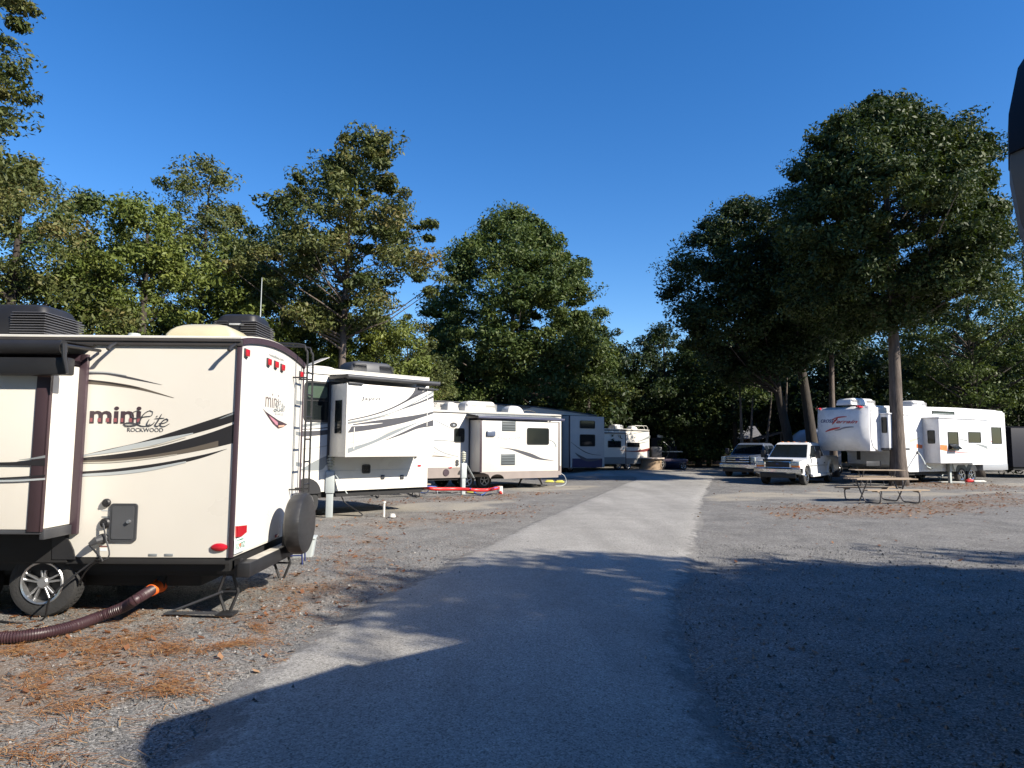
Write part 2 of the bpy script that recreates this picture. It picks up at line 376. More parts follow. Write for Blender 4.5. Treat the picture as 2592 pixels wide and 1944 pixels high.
# licence plate hanging under the lamp
a = F1.xs('N',[(230,850),(600,835),(615,1290),(250,1400)],.05)
cy = sum(p[0] for p in a)/4; cz = sum(p[1] for p in a)/4
lp = MB().box(.03,.036,cy-.155,cy+.155,cz-.08,cz+.08,bev=.003).to('licence_plate',mat('plate_white',(.75,.8,.78),.35),t1)
text('plate_characters','312 8TZ',lp,mat('plate_green',(.03,.2,.12),.4),'x',.036,cy-.13,cz-.035,.26,.06)
text('plate_state','FLORIDA',lp,mat('plate_green',(0,0,0)),'x',.036,cy-.09,cz+.048,.18,.02)
MB().lathe([(.001,0),(.022,0),(.022,.003),(.001,.003)],(.036,cy,cz),'x',12).to('plate_emblem',mat('plate_orange',(.7,.2,.1)),lp)
# side fittings
def ring_port(nm,c,x,y,r,lab=None):
    h = F1.hit(c,x,y,1,-.03); b = MB()
    b.lathe([(.001,-.035),(r*.75,-.035),(r,-.02),(r,0),(.001,0)],(h.x,0,h.z),'y',22); b.lathe([(.001,-.05),(r*.35,-.05),(r*.35,-.03),(.001,-.03)],(h.x,0,h.z),'y',12)
    return b.to(nm,blackp,t1,lab),h
ring_port('cable_port','C',595,163,.045)
po,h1 = ring_port('water_inlet','C',588,277,.055); po,h2 = ring_port('power_inlet','C',575,366,.055)
b = MB().tube([(h2.x,-.03,h2.z),(h2.x-.03,-.09,h2.z-.01),(h2.x-.08,-.11,h2.z-.05)],[.045,.04,.022],10); b.to('power_plug',dkgrey,t1)
for (hx,hz) in ((h1.x,h1.z),):
    pass
def lab(c,x0,y0,x1,y1,m,nm='warning_label'):
    a = F1.ys(c,[(x0,y0),(x1,y1)]); MB().plate([(a[0][0],a[0][1]),(a[1][0],a[0][1]),(a[1][0],a[1][1]),(a[0][0],a[1][1])],'y',0,.002).to(nm,m,t1)
lab('C',574,202,622,209,vinyll); lab('C',574,238,618,246,vinylg); lab('C',560,405,606,411,vinylr); lab('C',566,418,602,434,mat('label_white',(.7,.75,.8)))
for x in (840,930):
    a = F1.ys('C',[(x,449),(x+47,463)]); b = MB(); b.box(a[0][0],a[1][0],-.006,0,a[1][1],a[0][1],bev=.002); o=b.to('drip_vent',vinylg,t1)
a = F1.ys('C',[(628,165),(770,382)]); 
o = MB(); o.plate(rrect(a[0][0],a[1][0],a[1][1],a[0][1],.035),'y',0,.02); o = o.to('compartment_door',dkgrey,t1)
MB().plate(rrect(a[0][0]+.03,a[1][0]-.03,a[1][1]+.03,a[0][1]-.03,.02),'y',-.02,.006).to('door_panel',mat('door_face',(.075,.078,.085),.35,vary=.1),o)
h = F1.hit('C',728,268,1,-.03); MB().lathe([(.001,-.03),(.018,-.03),(.02,-.0),(.001,0)],(h.x,-.024,h.z),'y',14).to('latch',alu,o)
# gutter spouts
for c,x,y,x2,y2 in (('A',868,385,790,505),('B',600,350,540,443)):
    a = F1.hit(c,x,y,1,-.06); b = F1.hit(c,x,y,1,-.01)
    MB().tube([(a.x,.0,2.98),(a.x,-.05,2.98),(a.x-.02,-.12,2.94),(a.x-.03,-.15,2.9)],[.016,.018,.02,.022],8).to('gutter_spout',blackp,t1)
# slide-out
SY = -.5
sx1 = -1.73; top = F1.hit('A',490,495,1,-.4).z; 
sz0 = F1.hit('C',60,315,1,SY).z; sz1 = F1.hit('A',390,520,1,SY).z
sl = MB(); sl.box(-5.6,sx1,SY,.02,sz0,sz1,bev=.012); sl = sl.to('slide_out', cream, t1)
MB().box(sx1,sx1+.004,SY+.02,-.02,sz0+.01,sz1-.01).to('sunlit_end_panel', white, sl, 'end wall whitened for the sun on it')  # whiter than the cream slide-out, sunlight put into its colour
b = MB(); b.box(sx1-.13,sx1+.008,SY-.012,SY+.0,sz0-.02,sz1+.01,bev=.004); b.box(sx1-.01,sx1+.012,SY-.012,SY+.03,sz0-.02,sz1+.01,bev=.004); b.to('corner_trim', mat('brown_trim',(.05,.03,.035),.35,vary=.1), sl)
b = MB(); b.box(-5.7,sx1+.02,-.5,-.0,sz1+.01,sz1+.045,bev=.006); b.to('slide_roof_edge', maroon, sl)
b = MB(); b.box(sx1+.0,sx1+.085,-.05,0,sz0-.1,sz1+.14,bev=.006); b.box(-5.7,sx1+.08,-.05,0,sz1+.06,sz1+.14,bev=.006); b.to('slide_seal', maroon, t1)
b = MB(); b.box(-5.6,sx1+.0,SY,-.02,sz0-.045,sz0-.003,bev=.006); b.box(sx1-.02,sx1+.03,SY+.02,-.04,sz0-.1,sz0,bev=.006); b.to('slide_floor_rail', dkgrey, sl)
sw1('A',[(-10,522),(150,528),(290,540),(388,548)],[(-10,532),(150,536),(290,548),(388,556)],vinylg,SY,.013,sl)
sw1('A',[(-10,540),(150,545),(290,553),(388,560)],[(-10,558),(150,562),(290,568),(388,574)],vinyld,SY,.013,sl)
sw1('A',[(-10,570),(150,580),(300,597),(388,607)],[(-10,608),(150,615),(300,632),(388,640)],mat('brown_vinyl',(.13,.06,.045),.35),SY,.013,sl)
sw1('A',[(150,1255),(240,1243),(345,1222)],[(150,1258),(240,1253),(345,1242)],vinylg,SY,.013,sl)
sw1('A',[(-10,1275),(150,1270),(345,1248)],[(-10,1297),(150,1298),(345,1300)],vinylb,SY,.013,sl)
sw1('A',[(-10,1390),(150,1382),(345,1368)],[(-10,1402),(150,1394),(345,1382)],vinylb,SY,.013,sl)
sw1('A',[(-10,1408),(150,1404),(345,1392)],[(-10,1422),(150,1418),(345,1406)],vinyll,SY,.013,sl)
# awning roller above the slide-out
b = MB(); az_ = F1.hit('A',200,410,1,-.62).z; ax1 = F1.hit('A',470,400,1,-.62).x
b.tube([(-5.6,-.6,az_),(ax1,-.6,az_)],.075,16); aw = b.to('slide_awning', blackp, t1)
b = MB(); b.tube([(-5.6,-.6,az_+.06),(-5.6,-.02,2.87)],.01,4)
b = MB(); b.loft([[Vector((x,-.02,2.95)),Vector((x,-.6,az_+.07)),Vector((x,-.6,az_+.08)),Vector((x,-.02,2.965))] for x in (-5.6,ax1-.05)]); b.to('awning_fabric', blackp, aw)
h = F1.hit('A',440,395,1,-.62); b = MB(); b.tube([(ax1+.02,-.62,az_+.02),(ax1+.02,-.02,2.9)],.018,8); b.tube([(ax1+.03,-.64,az_+.03),(ax1+.05,-.66,az_-.1),(ax1+.09,-.66,az_-.27)],[.03,.022,.015],8)
b.to('awning_arm', blackp, aw)
h = F1.hit('A',250,505,1,-.52); b = MB(); b.box(h.x-.35,h.x+.42,-.62,-.5,az_-.28,az_-.1,bev=.02); b.to('awning_bracket', blackp, aw)
# underbody, wheel arch, wheels, hose hardware
b = MB(); b.box(-7,-.05,.08,W1-.08,.5,.66); b.box(-7,.02,.25,.33,.42,.6); b.box(-7,.02,W1-.33,W1-.25,.42,.6); b.box(-7,-.02,.01,.04,.585,.665,bev=.005); b.box(-6.0,-.5,.45,1.95,.26,.52,bev=.03); b.box(-5.5,-1.75,-.012,.02,.6,1.08,bev=.01)  # low belly box added to block light under the trailer
b.to('underbody', chass, t1)  # black side sheet below the slide-out paints its shade and the black fender
a = F1.ys('C',[(300,480),(428,480),(420,430),(400,385),(375,350),(345,335),(300,330)]); b = MB().plate(a,'y',0,.02); b.to('wheel_arch', blackp, t1)
w = F1.hit('C',230,620,1,.06)
wh = wheel(t1,w.x,.06+.12,.37,.37,.235,-1,5)
wh2 = wheel(t1,w.x-.9,.06+.12,.37,.37,.235,-1,5)
for q in (w.x,w.x-.9): wheel(t1,q,W1-.18,.37,.37,.235,1,5)
b = MB(); b.box(.03,.17,.1,2.2,.43,.585,bev=.008); b.box(-.02,.04,.15,.23,.42,.62); b.box(-.02,.04,2.0,2.08,.42,.62); bp = b.to('bumper', blackp, t1)
MB().box(.04,.16,.35,1.55,.586,.59).to('bumper_lit_top', mat('sunlit_bumper',(.45,.42,.36),.6,vary=.3), bp)  # pale strip paints sunlight onto the top of the black bumper
scissor(t1,-.1,.22,.48,w=.22); scissor(t1,-.1,2.05,.48,w=.22)
b = MB(); b.box(-.75,-.18,.12,.2,.03,.045); b.tube([(-.72,.15,.04),(-.15,.18,.26)],.014,6); b.to('jack_arm', dkgrey, t1)
# spare tyre with cover
sp = F1.hit('J',720,630,0,.36); r = .385
b = MB(); prof = [(.001,.0),(r*.55,-.005),(r*.86,.0),(r*.96,.03),(r,.08),(r,.16),(r*.96,.2),(r*.8,.225),(.001,.225)]
b.lathe(prof,(.22,sp.y,sp.z),'x',56)
for v in b.b.verts:
    if abs(v.co.x-.34) < .07:
        a = math.atan2(v.co.z-sp.z,v.co.y-sp.y); k = 1+.016*math.sin(a*23+math.sin(a*7)*2); v.co.y = sp.y+(v.co.y-sp.y)*k; v.co.z = sp.z+(v.co.z-sp.z)*k
sp_o = b.to('spare_tyre', mat('vinyl_tyre_cover',(.028,.028,.03),.38,vary=.15,bump=.35,bscale=5.,stretch=(1,1,4)), t1, 'spare tyre in a wrinkled black vinyl cover')
MB().box(.12,.24,sp.y-.04,sp.y+.04,.5,sp.z,bev=.01).to('carrier_post', blackp, sp_o)
# ladder
L0 = F1.hit('B',1155,700,0,.2).y; L1 = F1.hit('B',1198,700,0,.2).y; lb = F1.hit('B',1120,1490,0,.1).z
zt = F1.hit('B',1150,400,0,.2).z
b = MB()
for y in (L0,L1):
    b.tube([(-.9,y,3.2),(-.9,y,zt+.12),(.05,y,zt+.12),(.17,y,zt+.04),(.2,y,zt-.12),(.2,y,1.9),(.2,y,lb)],.014,8,3)
la = b.to('ladder', blackp, t1)
z = lb+.12
while z < zt-.1:
    MB().tube([(.2,L0,z),(.2,L1,z)],.013,6).to('rung', blackp, la); z += .31
for zz in (lb+.05,zt-.35):
    for y in (L0,L1): MB().tube([(0,y,zz),(.2,y,zz)],.012,6).to('standoff', blackp, la)
b = MB()
for y in (W1-.33,): b.tube([(.012,y,2.8),(.012,y,1.1)],.005,4)
b.to('rear_wall_line', vinylg, t1)  # thin grey line down the rear wall
# roof gear
h0 = F1.hit('A',560,220,1,.5)
ac(t1,h0.x-1.3,h0.x-.16,.22,.92,3.08,.4)
h0 = F1.hit('B',500,230,1,1.3); h1_ = F1.hit('B',838,230,1,1.3); 
o = ac(t1,h0.x,h1_.x,.95,1.6,3.13,.4)
a = F1.ys('B',[(550,178),(665,205)],.95); MB().box(a[0][0],a[1][0],.955,.97,a[1][1]+.02,a[0][1],bev=.002).to('badge',alup,o)
x0 = F1.hit('B',120,260,1,.6).x; x1 = F1.hit('B',655,260,1,.6).x
dome(t1,x0,x1,.35,1.0,3.11,.2,mat('yellowed_plastic',(.55,.5,.34),.25,vary=.06))
h = F1.hit('A',1010,290,1,1.2); MB().lathe([(.001,.14),(.07,.14),(.08,.1),(.05,.09),(.04,0),(.001,0)],(h.x,1.2,3.15),'z',16).to('vent_pipe',greyp,t1)
h = F1.hit('V',562,690,1,2.2); ht = F1.hit('V',566,600,1,2.2)
MB().tube([(h.x,2.2,3.0),(h.x,2.2,(h.z+3)/2),(ht.x,2.2,ht.z)],[.012,.01,.005],6).to('aerial',greyp,t1)
# sewer hose, power cable
def gp(c,x,y,z): p = gnd(c,x,y,z); return (p.x,p.y,z)
hb = F1.M@Vector((F1.hit('C',880,640,1,.35).x,.35,0)); hz = F1.hit('C',880,640,1,.35).z
pts = [Vector((hb.x,hb.y,hz))]+[Vector(gp('C',x,y,z)) for x,y,z in ((780,700,.26),(700,750,.16),(560,805,.07),(400,862,.055),(250,897,.055),(100,918,.055),(-60,930,.055),(-300,960,.055))]
b = MB(); P = resample(catmull(pts,8),420); rr = [.052+.006*((i//2)%2) for i in range(420)]
b.tube(P,rr,14); hs = b.to('sewer_hose', mat('brown_hose',(.04,.018,.022),.4,vary=.15), None, None, smooth=False)
tag(hs,'ribbed dark brown sewer hose curving across pine needles from beneath the cream trailer','hose')
d = (pts[1]-pts[0]).normalized()
b = MB(); b.tube([pts[0]-d*.12,pts[0]-d*.06,pts[0]+d*.12,pts[0]+d*.16],[.085,.072,.07,.062],16); b.to('hose_connector', mat('orange_plastic',(.9,.16,.03),.4), hs, 'orange connector')
MB().tube([(hb.x+.02,hb.y+.1,hz+.12),(hb.x+.02,hb.y+.05,hz),pts[0]-d*.08],.05,10).to('waste_outlet', blackp, hs)
p2 = F1.M@Vector((h2.x-.08,-.11,h2.z-.05)); e1 = F1.M@Vector((w.x+.62,-.08,.62)); e2 = gp('C',240,822,.015); e3 = gp('C',60,838,.015); e4 = gp('C',-150,800,.015)
b = MB(); b.tube([p2,(F1.M@Vector((w.x+.75,-.12,h2.z-.22))),e1,F1.M@Vector((w.x+.3,-.2,.3)),e2,e3,e4],.011,8,6)
pc = b.to('power_cable', blackp); tag(pc,'black power cable drooping from the cream trailer inlet past its alloy wheel','cable')
b = MB(); q = F1.M@Vector((h1.x,-.05,h1.z)); q2 = F1.M@Vector((w.x+.8,-.1,h1.z-.35)); b.tube([q,q.lerp(q2,.5)+Vector((0,0,.02)),q2,F1.M@Vector((w.x+.55,-.02,.55)),F1.M@Vector((w.x+.1,.3,.1)),F1.M@Vector((w.x-.5,.5,.015))],.009,6,6)
pc = b.to('water_hose', dkgrey); tag(pc,'thin dark water hose from the upper inlet of the cream trailer','hose')
# folding step beyond the spare tyre
p = gnd('J',720,1095); fs = Fr((p.x,p.y),80)
st = thing(fs,'folding_step','small blue framed folding step beside a grey bin behind the spare tyre','step stool')
b = MB()
for y in (0,.35):
    b.tube([(0,y,0),(-.02,y,.36)],.014,6); b.tube([(-.42,y,0),(-.38,y,.36)],.014,6)
b.tube([(0,0,.15),(-.42,0,.15)],.012,6); b.tube([(0,.35,.15),(-.42,.35,.15)],.012,6); b.to('step_frame', mat('navy_metal',(.02,.03,.12),.4), st)
MB().box(-.42,0,-.02,.37,.36,.39,bev=.01).to('tread', dkgrey, st)
p = gnd('J',790,1040); fs = Fr((p.x+.02,p.y+.25),80); bn = thing(fs,'storage_bin','pale grey storage bin half hidden behind the spare tyre','bin')
b = MB(); b.loft([[Vector((x,y,z)) for x,y in rrect(-.42+i,.0-i,0+i,.35-i,.04)] for z,i in ((0,.04),(.3,0))]); b.to('bin_tub', greyp, bn)
MB().box(-.43,.01,-.01,.36,.3,.33,bev=.01).to('lid', greyp, bn)
def sw(fr,par,c,A,B,m,base=0.,off=0.,plane='y',nm='swoosh_graphic'):
    f = fr.ys if plane == 'y' else fr.xs; sg = -1 if plane == 'y' else 1
    return MB().strip(f(c,A,base),f(c,B,base),plane,base+sg*off,.003,20).to(nm,m,par)
def tx(fr,par,nm,s,c,x0,y0,x1,y1,m,plane='y',base=0.,**k):
    f = fr.ys if plane == 'y' else fr.xs; a = f(c,[(x0,y1),(x1,y1),(x0,y0)],base); w = a[1][0]-a[0][0]
    return text(nm,s,par,m,plane,base,a[0][0],a[0][1],w,a[2][1]-a[0][1],slope=(a[1][1]-a[0][1])/w,**k)
def win(fr,par,c,x0,y0,x1,y1,base=0.,**k):
    a,b = fr.ys(c,[(x0,y0),(x1,y1)],base); return window(par,min(a[0],b[0]),max(a[0],b[0]),b[1],a[1],'y',base,**k)
def slideout(fr,par,x0,x1,y0,z0,z1,m,tm,nm='slide_out',em=None):
    b = MB(); b.box(x0,x1,y0,.02,z0,z1,bev=.015); s = b.to(nm,m,par)
    q = MB(); q.box(x0-.05,x0+.0,-.05,.0,z0-.06,z1+.08,bev=.005); q.box(x1,x1+.05,-.05,0,z0-.06,z1+.08,bev=.005); q.box(x0-.05,x1+.05,-.05,0,z1+.02,z1+.08,bev=.005); q.to('slide_seal',tm,s)
    return s
def topper(par,x0,x1,y0,z0,z1,m=None):
    b = MB(); b.tube([(x0,y0-.08,z1),(x1,y0-.08,z1)],.06,12); a = b.to('slide_awning', m or alup, par)
    MB().loft([[Vector((x,0,z0)),Vector((x,y0-.08,z1+.05)),Vector((x,y0-.08,z1+.06)),Vector((x,0,z0+.012))] for x in (x0+.04,x1-.04)]).to('awning_fabric', vinylg, a)
    for x in (x0,x1): MB().box(x-.025,x+.025,y0-.13,0,z1-.03,z1+.06,bev=.01).to('awning_bracket', blackp, a)
    return a
# ================= tall white trailer with a high slide-out =================
d = ray(px('D',1300,285)); t = (3.85-H)/d.z; F2 = Fr((d.x*t,d.y*t),46)
t2 = thing(F2,'fifth_wheel_trailer','tall white trailer with dark curving stripes on its high slide-out, between two cream trailers','travel trailer')
W2 = 2.5; zb2 = .66
coach(t2,-8.5,.02,W2,zb2,3.83,.08,white); roof(t2,-8.5,.02,W2,3.83,.08,white)
b = MB(); b.box(-8.5,.03,-.035,0,3.68,3.72,bev=.008); b.box(-8.5,.03,-.012,0,3.72,3.82,bev=.005); b.to('gutter', white, t2)
b = MB(); b.box(-8.2,-.1,.1,W2-.1,.5,.66); b.to('underbody', chass, t2)
wl = F2.hit('D',130,1300,1,0)
for q in (wl.x,wl.x-1.0):
    wheel(t2,q,.16,.4,.4,.24,-1,6,simple=True); wheel(t2,q,W2-.16,.4,.4,.24,1,6,simple=True)
MB().plate([(wl.x+.42*math.cos(a*PI/12)*1.0,.62+.4*math.sin(a*PI/12)) for a in range(13)],'y',0,.006).to('wheel_arch',blackp,t2)
b = MB()
for x in (-2.6,-6.5):
    b = MB(); b.tube([(x,1.,.6),(x,1.,.03)],.035,8); b.box(x-.1,x+.1,.9,1.1,.005,.035); b.to('landing_leg', galv, t2)
for (x,y) in ((250,1500),):
    pass
SL = -.85; c0 = F2.hit('D',525,350,1,SL); c1 = F2.hit('D',1350,370,1,SL); zb = F2.hit('D',525,1045,1,SL).z
s2 = slideout(F2,t2,c0.x,c1.x,SL,zb,3.42,white,dkgrey)
MB().box(c0.x-.012,c0.x+.03,SL-.015,SL+.03,zb,3.42,bev=.005).to('corner_trim', white, s2)
q = F2.ys('D',[(590,760),(597,970)],SL); MB().box(q[0][0]-.01,q[0][0]+.01,SL-.012,SL,q[1][1],q[0][1]).to('moulding',white,s2)
q = F2.ys('D',[(1290,380),(1297,750)],SL); MB().box(q[0][0]-.01,q[0][0]+.01,SL-.012,SL,q[1][1],q[0][1]).to('moulding',white,s2)
topper(t2,c0.x-.05,c1.x+.12,SL,3.68,3.58,dkgrey)
for x0,x1 in ((530,672),(1200,1385)):
    q = F2.ys('D',[(x0,345),(x1,345)],SL); MB().box(q[0][0],q[1][0],SL-.06,SL,3.4,3.44,bev=.005).to('slide_drip_rail',dkgrey,s2)
# side window of the slide-out
window(s2,-.62,-.22,2.15,3.0,'x',c0.x-.03,r=.05) if 0 else None
ob = MB(); ob.box(c0.x-.02,c0.x,SL+.22,SL+.55,2.15,3.0,bev=.008); ob = ob.to('end_window',glassd,s2)
k=dict(base=SL)
sw(F2,s2,'D',[(1185,350),(1160,420),(1110,480),(1040,530)],[(1290,350),(1240,420),(1150,475),(1042,532)],vinyld,SL)
sw(F2,s2,'D',[(528,690),(750,640),(950,570),(1150,465),(1345,372)],[(528,700),(750,652),(950,585),(1150,485),(1345,390)],vinyld,SL)
sw(F2,s2,'D',[(528,708),(760,668),(1000,600),(1200,500),(1345,412)],[(528,722),(760,682),(1000,608),(1200,512),(1345,435)],vinylg,SL)
sw(F2,s2,'D',[(1000,600),(1150,540),(1250,500),(1345,455)],[(1000,604),(1150,555),(1250,518),(1345,480)],vinyld,SL)
sw(F2,s2,'D',[(528,722),(700,695),(870,655),(1040,620)],[(528,728),(700,700),(870,660),(1040,622)],vinylt,SL)
sw(F2,s2,'D',[(580,730),(800,695),(1000,670),(1200,640),(1345,610)],[(528,812),(700,790),(900,755),(1130,700),(1345,628)],vinyld,SL)
sw(F2,s2,'D',[(545,745),(700,728),(860,718)],[(545,752),(700,742),(860,722)],white,SL,.003)
sw(F2,s2,'D',[(528,905),(750,860),(1000,770),(1180,680)],[(528,915),(750,872),(1000,780),(1180,684)],vinyls,SL)
sw(F2,s2,'D',[(528,962),(750,895),(950,800),(1200,710)],[(528,1008),(640,965),(850,880),(1200,716)],vinylg,SL)
sw(F2,s2,'D',[(890,880),(1050,808),(1200,740),(1345,690)],[(890,884),(1050,830),(1200,772),(1345,748)],vinyld,SL)
sw(F2,t2,'D',[(70,735),(250,715),(460,690)],[(70,765),(250,738),(460,705)],vinylg)
sw(F2,t2,'D',[(70,775),(250,768),(460,740)],[(70,785),(250,776),(460,755)],vinyld)
sw(F2,t2,'D',[(70,797),(250,792),(470,768)],[(70,850),(250,838),(470,810)],vinyld)
sw(F2,t2,'D',[(70,965),(250,945),(460,905)],[(70,975),(250,955),(460,918)],vinyls)
sw(F2,t2,'D',[(75,1168),(200,1090),(330,1030),(460,975)],[(77,1172),(270,1168),(330,1110),(460,1005)],vinylg)
tx(F2,s2,'lettering','Jayco','D',655,468,840,514,vinyld,base=SL,off=.012,shear=.1)
w2 = win(F2,t2,'D',118,312,375,712,fw=.05,r=.12,gm=glassd,split=.52)
q = F2.ys('D',[(150,360),(330,485)]); MB().plate(rrect(q[0][0],q[1][0],q[1][1],q[0][1],.06),'y',-.006,.006).to('upper_pane',mat('dull_green_glass',(.06,.09,.065),.15),w2)
win(F2,t2,'D',665,1115,740,1200,fw=.03,r=.05)
for x in (843,1027):
    q = F2.ys('D',[(x,1215),(x+33,1255)]); MB().box(q[0][0],q[1][0],-.03,0,q[1][1],q[0][1],bev=.012).to('access_latch',dkgrey,t2)
q = F2.ys('D',[(800,1060),(1110,1275)]); b = MB(); 
for a0,a1,b0,b1 in ((q[0][0],q[1][0],q[1][1],q[1][1]+.01),): b.box(a0,a1,-.004,0,b0,b1)
b.to('compartment_seam',vinylg,t2)
q = F2.ys('D',[(1195,1118),(1225,1135)]); MB().box(q[0][0],q[1][0],-.02,0,q[1][1],q[0][1],bev=.006).to('marker_lamp',redl,t2)
MB().box(-8,0,-.008,0,1.18,1.19).to('panel_seam',vinyll,t2)
h = F2.hit('D',510,200,1,1.1); h1 = F2.hit('D',915,200,1,1.1); ac(t2,h.x,h1.x,.8,1.6,3.88,.38,dkgrey)
h = F2.hit('D',150,200,1,.7); h1 = F2.hit('D',290,140,1,.7)
o = dome(t2,h.x-.1,h.x+.75,.5,1.0,3.86,.12,white)
MB().loft([[Vector((h.x+.05,y,3.98)),Vector((h.x+.5,y,4.2)),Vector((h.x+.52,y,4.22)),Vector((h.x+.07,y,4.0))] for y in (.5,1.0)]).to('open_lid',white,o)
# ================= cream trailer with a wide boxy slide-out =================
d = ray(px('E',2040,410)); t = (3.3-H)/d.z; F3 = Fr((d.x*t,d.y*t),55); W3 = 2.45
t3 = thing(F3,'travel_trailer','cream trailer with taupe skirt, two louvred vents and one square window on its slide-out','travel trailer')
coach(t3,-9.5,0,W3,.93,3.28,.08,cream); roof(t3,-9.5,0,W3,3.28,.08)
b = MB(); b.box(-9.5,.01,.0,W3,.5,.93); b.to('skirt', taupe, t3)
b = MB(); b.box(-9.5,.02,-.03,0,3.2,3.25,bev=.008); b.to('roof_edge_trim', dkgrey, t3)
b = MB(); b.box(-9.3,-.1,.1,W3-.1,.4,.5); b.to('underbody', chass, t3)
c0 = F3.hit('E',860,475,1,-.9); c1 = F3.hit('E',2000,540,1,-.9); SL3 = -.9
s3 = slideout(F3,t3,c0.x,c1.x,SL3,.75,2.92,cream,dkgrey)
q = MB(); q.box(c0.x-.03,c0.x+.06,SL3-.01,SL3+.02,.74,2.92,bev=.004); q.box(c1.x-.0,c1.x+.07,SL3-.01,SL3+.12,.74,2.92,bev=.004); q.to('corner_trim', maroon, s3)
topper(t3,c0.x-.2,c1.x+.25,SL3,3.2,3.02,mat('navy_metal2',(.05,.055,.1),.3))
def louvre(fr,par,c,x0,y0,x1,y1,base,n=4):
    a,b_ = fr.ys(c,[(x0,y0),(x1,y1)],base); q = MB(); q.box(a[0],b_[0],base-.012,base,b_[1],a[1],bev=.006); o = q.to('vent_panel',mat('slate_plastic',(.1,.115,.12),.45),par)
    s = MB(); hh = (a[1]-b_[1])/n
    for i in range(n): s.box(a[0]+.04,b_[0]-.04,base-.022,base-.01,b_[1]+hh*i+hh*.15,b_[1]+hh*i+hh*.35)
    s.to('vent_slots',blackp,o)
louvre(F3,s3,'E',1165,492,1370,652,SL3); louvre(F3,s3,'E',1153,985,1360,1147,SL3)
win(F3,s3,'E',1535,597,1858,850,base=SL3,r=.09)
q = F3.ys('E',[(935,645),(1060,725)],SL3); b = MB(); b.box(q[0][0],q[1][0],SL3-.09,SL3,q[1][1],q[0][1],bev=.035); b.to('porch_lamp',mat('steel_blue',(.08,.1,.15),.3),s3)
tx(F3,s3,'lettering','Flagstaff','E',1095,725,1450,782,vinylg,base=SL3,shear=.35,off=-.005)
tx(F3,s3,'lettering','Shamrock','E',1240,802,1420,822,vinyll,base=SL3)  if 0 else tx(F3,s3,'small_lettering','super lite','E',1240,802,1420,822,vinyll,base=SL3,shear=.2)
sw(F3,s3,'E',[(1130,888),(1350,912),(1600,978),(1750,1045),(1930,1080)],[(1130,892),(1300,922),(1500,1000),(1700,1065),(1930,1085)],vinyld,SL3)
sw(F3,s3,'E',[(1330,908),(1500,912),(1700,935),(1900,985)],[(1330,912),(1500,922),(1700,945),(1900,990)],vinyls,SL3)
sw(F3,s3,'E',[(1868,770),(1930,800),(1965,845),(1972,880),(1960,895)],[(1868,785),(1918,812),(1945,850),(1955,880),(1958,895)],vinylg,SL3)
sw(F3,t3,'E',[(165,470),(300,540),(420,600),(470,612)],[(165,482),(300,555),(420,610),(470,620)],vinylg)
sw(F3,t3,'E',[(165,780),(300,778),(520,805)],[(165,797),(300,790),(520,815)],vinylg)
sw(F3,t3,'E',[(165,870),(230,920),(350,975),(525,1020)],[(165,890),(230,935),(350,988),(525,1028)],vinylg)
sw(F3,t3,'E',[(165,955),(230,978),(290,990)],[(165,965),(230,985),(290,993)],vinylg)
sw(F3,t3,'E',[(90,1005),(250,1010),(430,1037)],[(90,1018),(250,1028),(430,1040)],vinylt)
win(F3,t3,'E',463,602,612,815,r=.09)
h = F3.hit('E',455,557,1,0); b = MB().lathe([(.001,-.02),(.15,-.02),(.16,0),(.001,0)],(0,0,0),'y',22); o = b.to('emblem',dkgrey,t3); o.location = (h.x,0,h.z); o.scale = (1.15,1,.7)
MB().lathe([(.001,-.03),(.05,-.03),(.05,-.02),(.001,-.02)],(0,0,0),'y',14).to('emblem_centre',alu,o)
h = F3.hit('E',410,1185,1,0); MB().box(h.x-.09,h.x+.05,-.03,0,h.z-.03,h.z+.03,bev=.01).to('marker_lamp',redl,t3)
for (x,y) in ((505,1095),(505,1135)):
    h = F3.hit('E',x,y,1,0); MB().lathe([(.001,-.04),(.07,-.04),(.08,0),(.001,0)],(h.x,0,h.z),'y',14).to('cable_port',dkgrey,t3)
h = F3.hit('E',343,1270,1,0); MB().lathe([(.001,-.03),(.14,-.03),(.15,0),(.001,0)],(h.x,0,h.z+.03),'y',18).to('skirt_vent',maroon,t3)
for x in (920,665):
    h = F3.hit('E',x,1420,1,-.02)
    wheel(t3,h.x,.12,.36,.36,.22,-1,6,simple=True,rimm=alup); wheel(t3,h.x,W3-.2,.36,.36,.22,1,6,simple=True)
    MB().plate([(h.x+.5*math.cos(a*PI/12),.62+.3*math.sin(a*PI/12)) for a in range(13)],'y',0,.006).to('wheel_arch',blackp,t3)
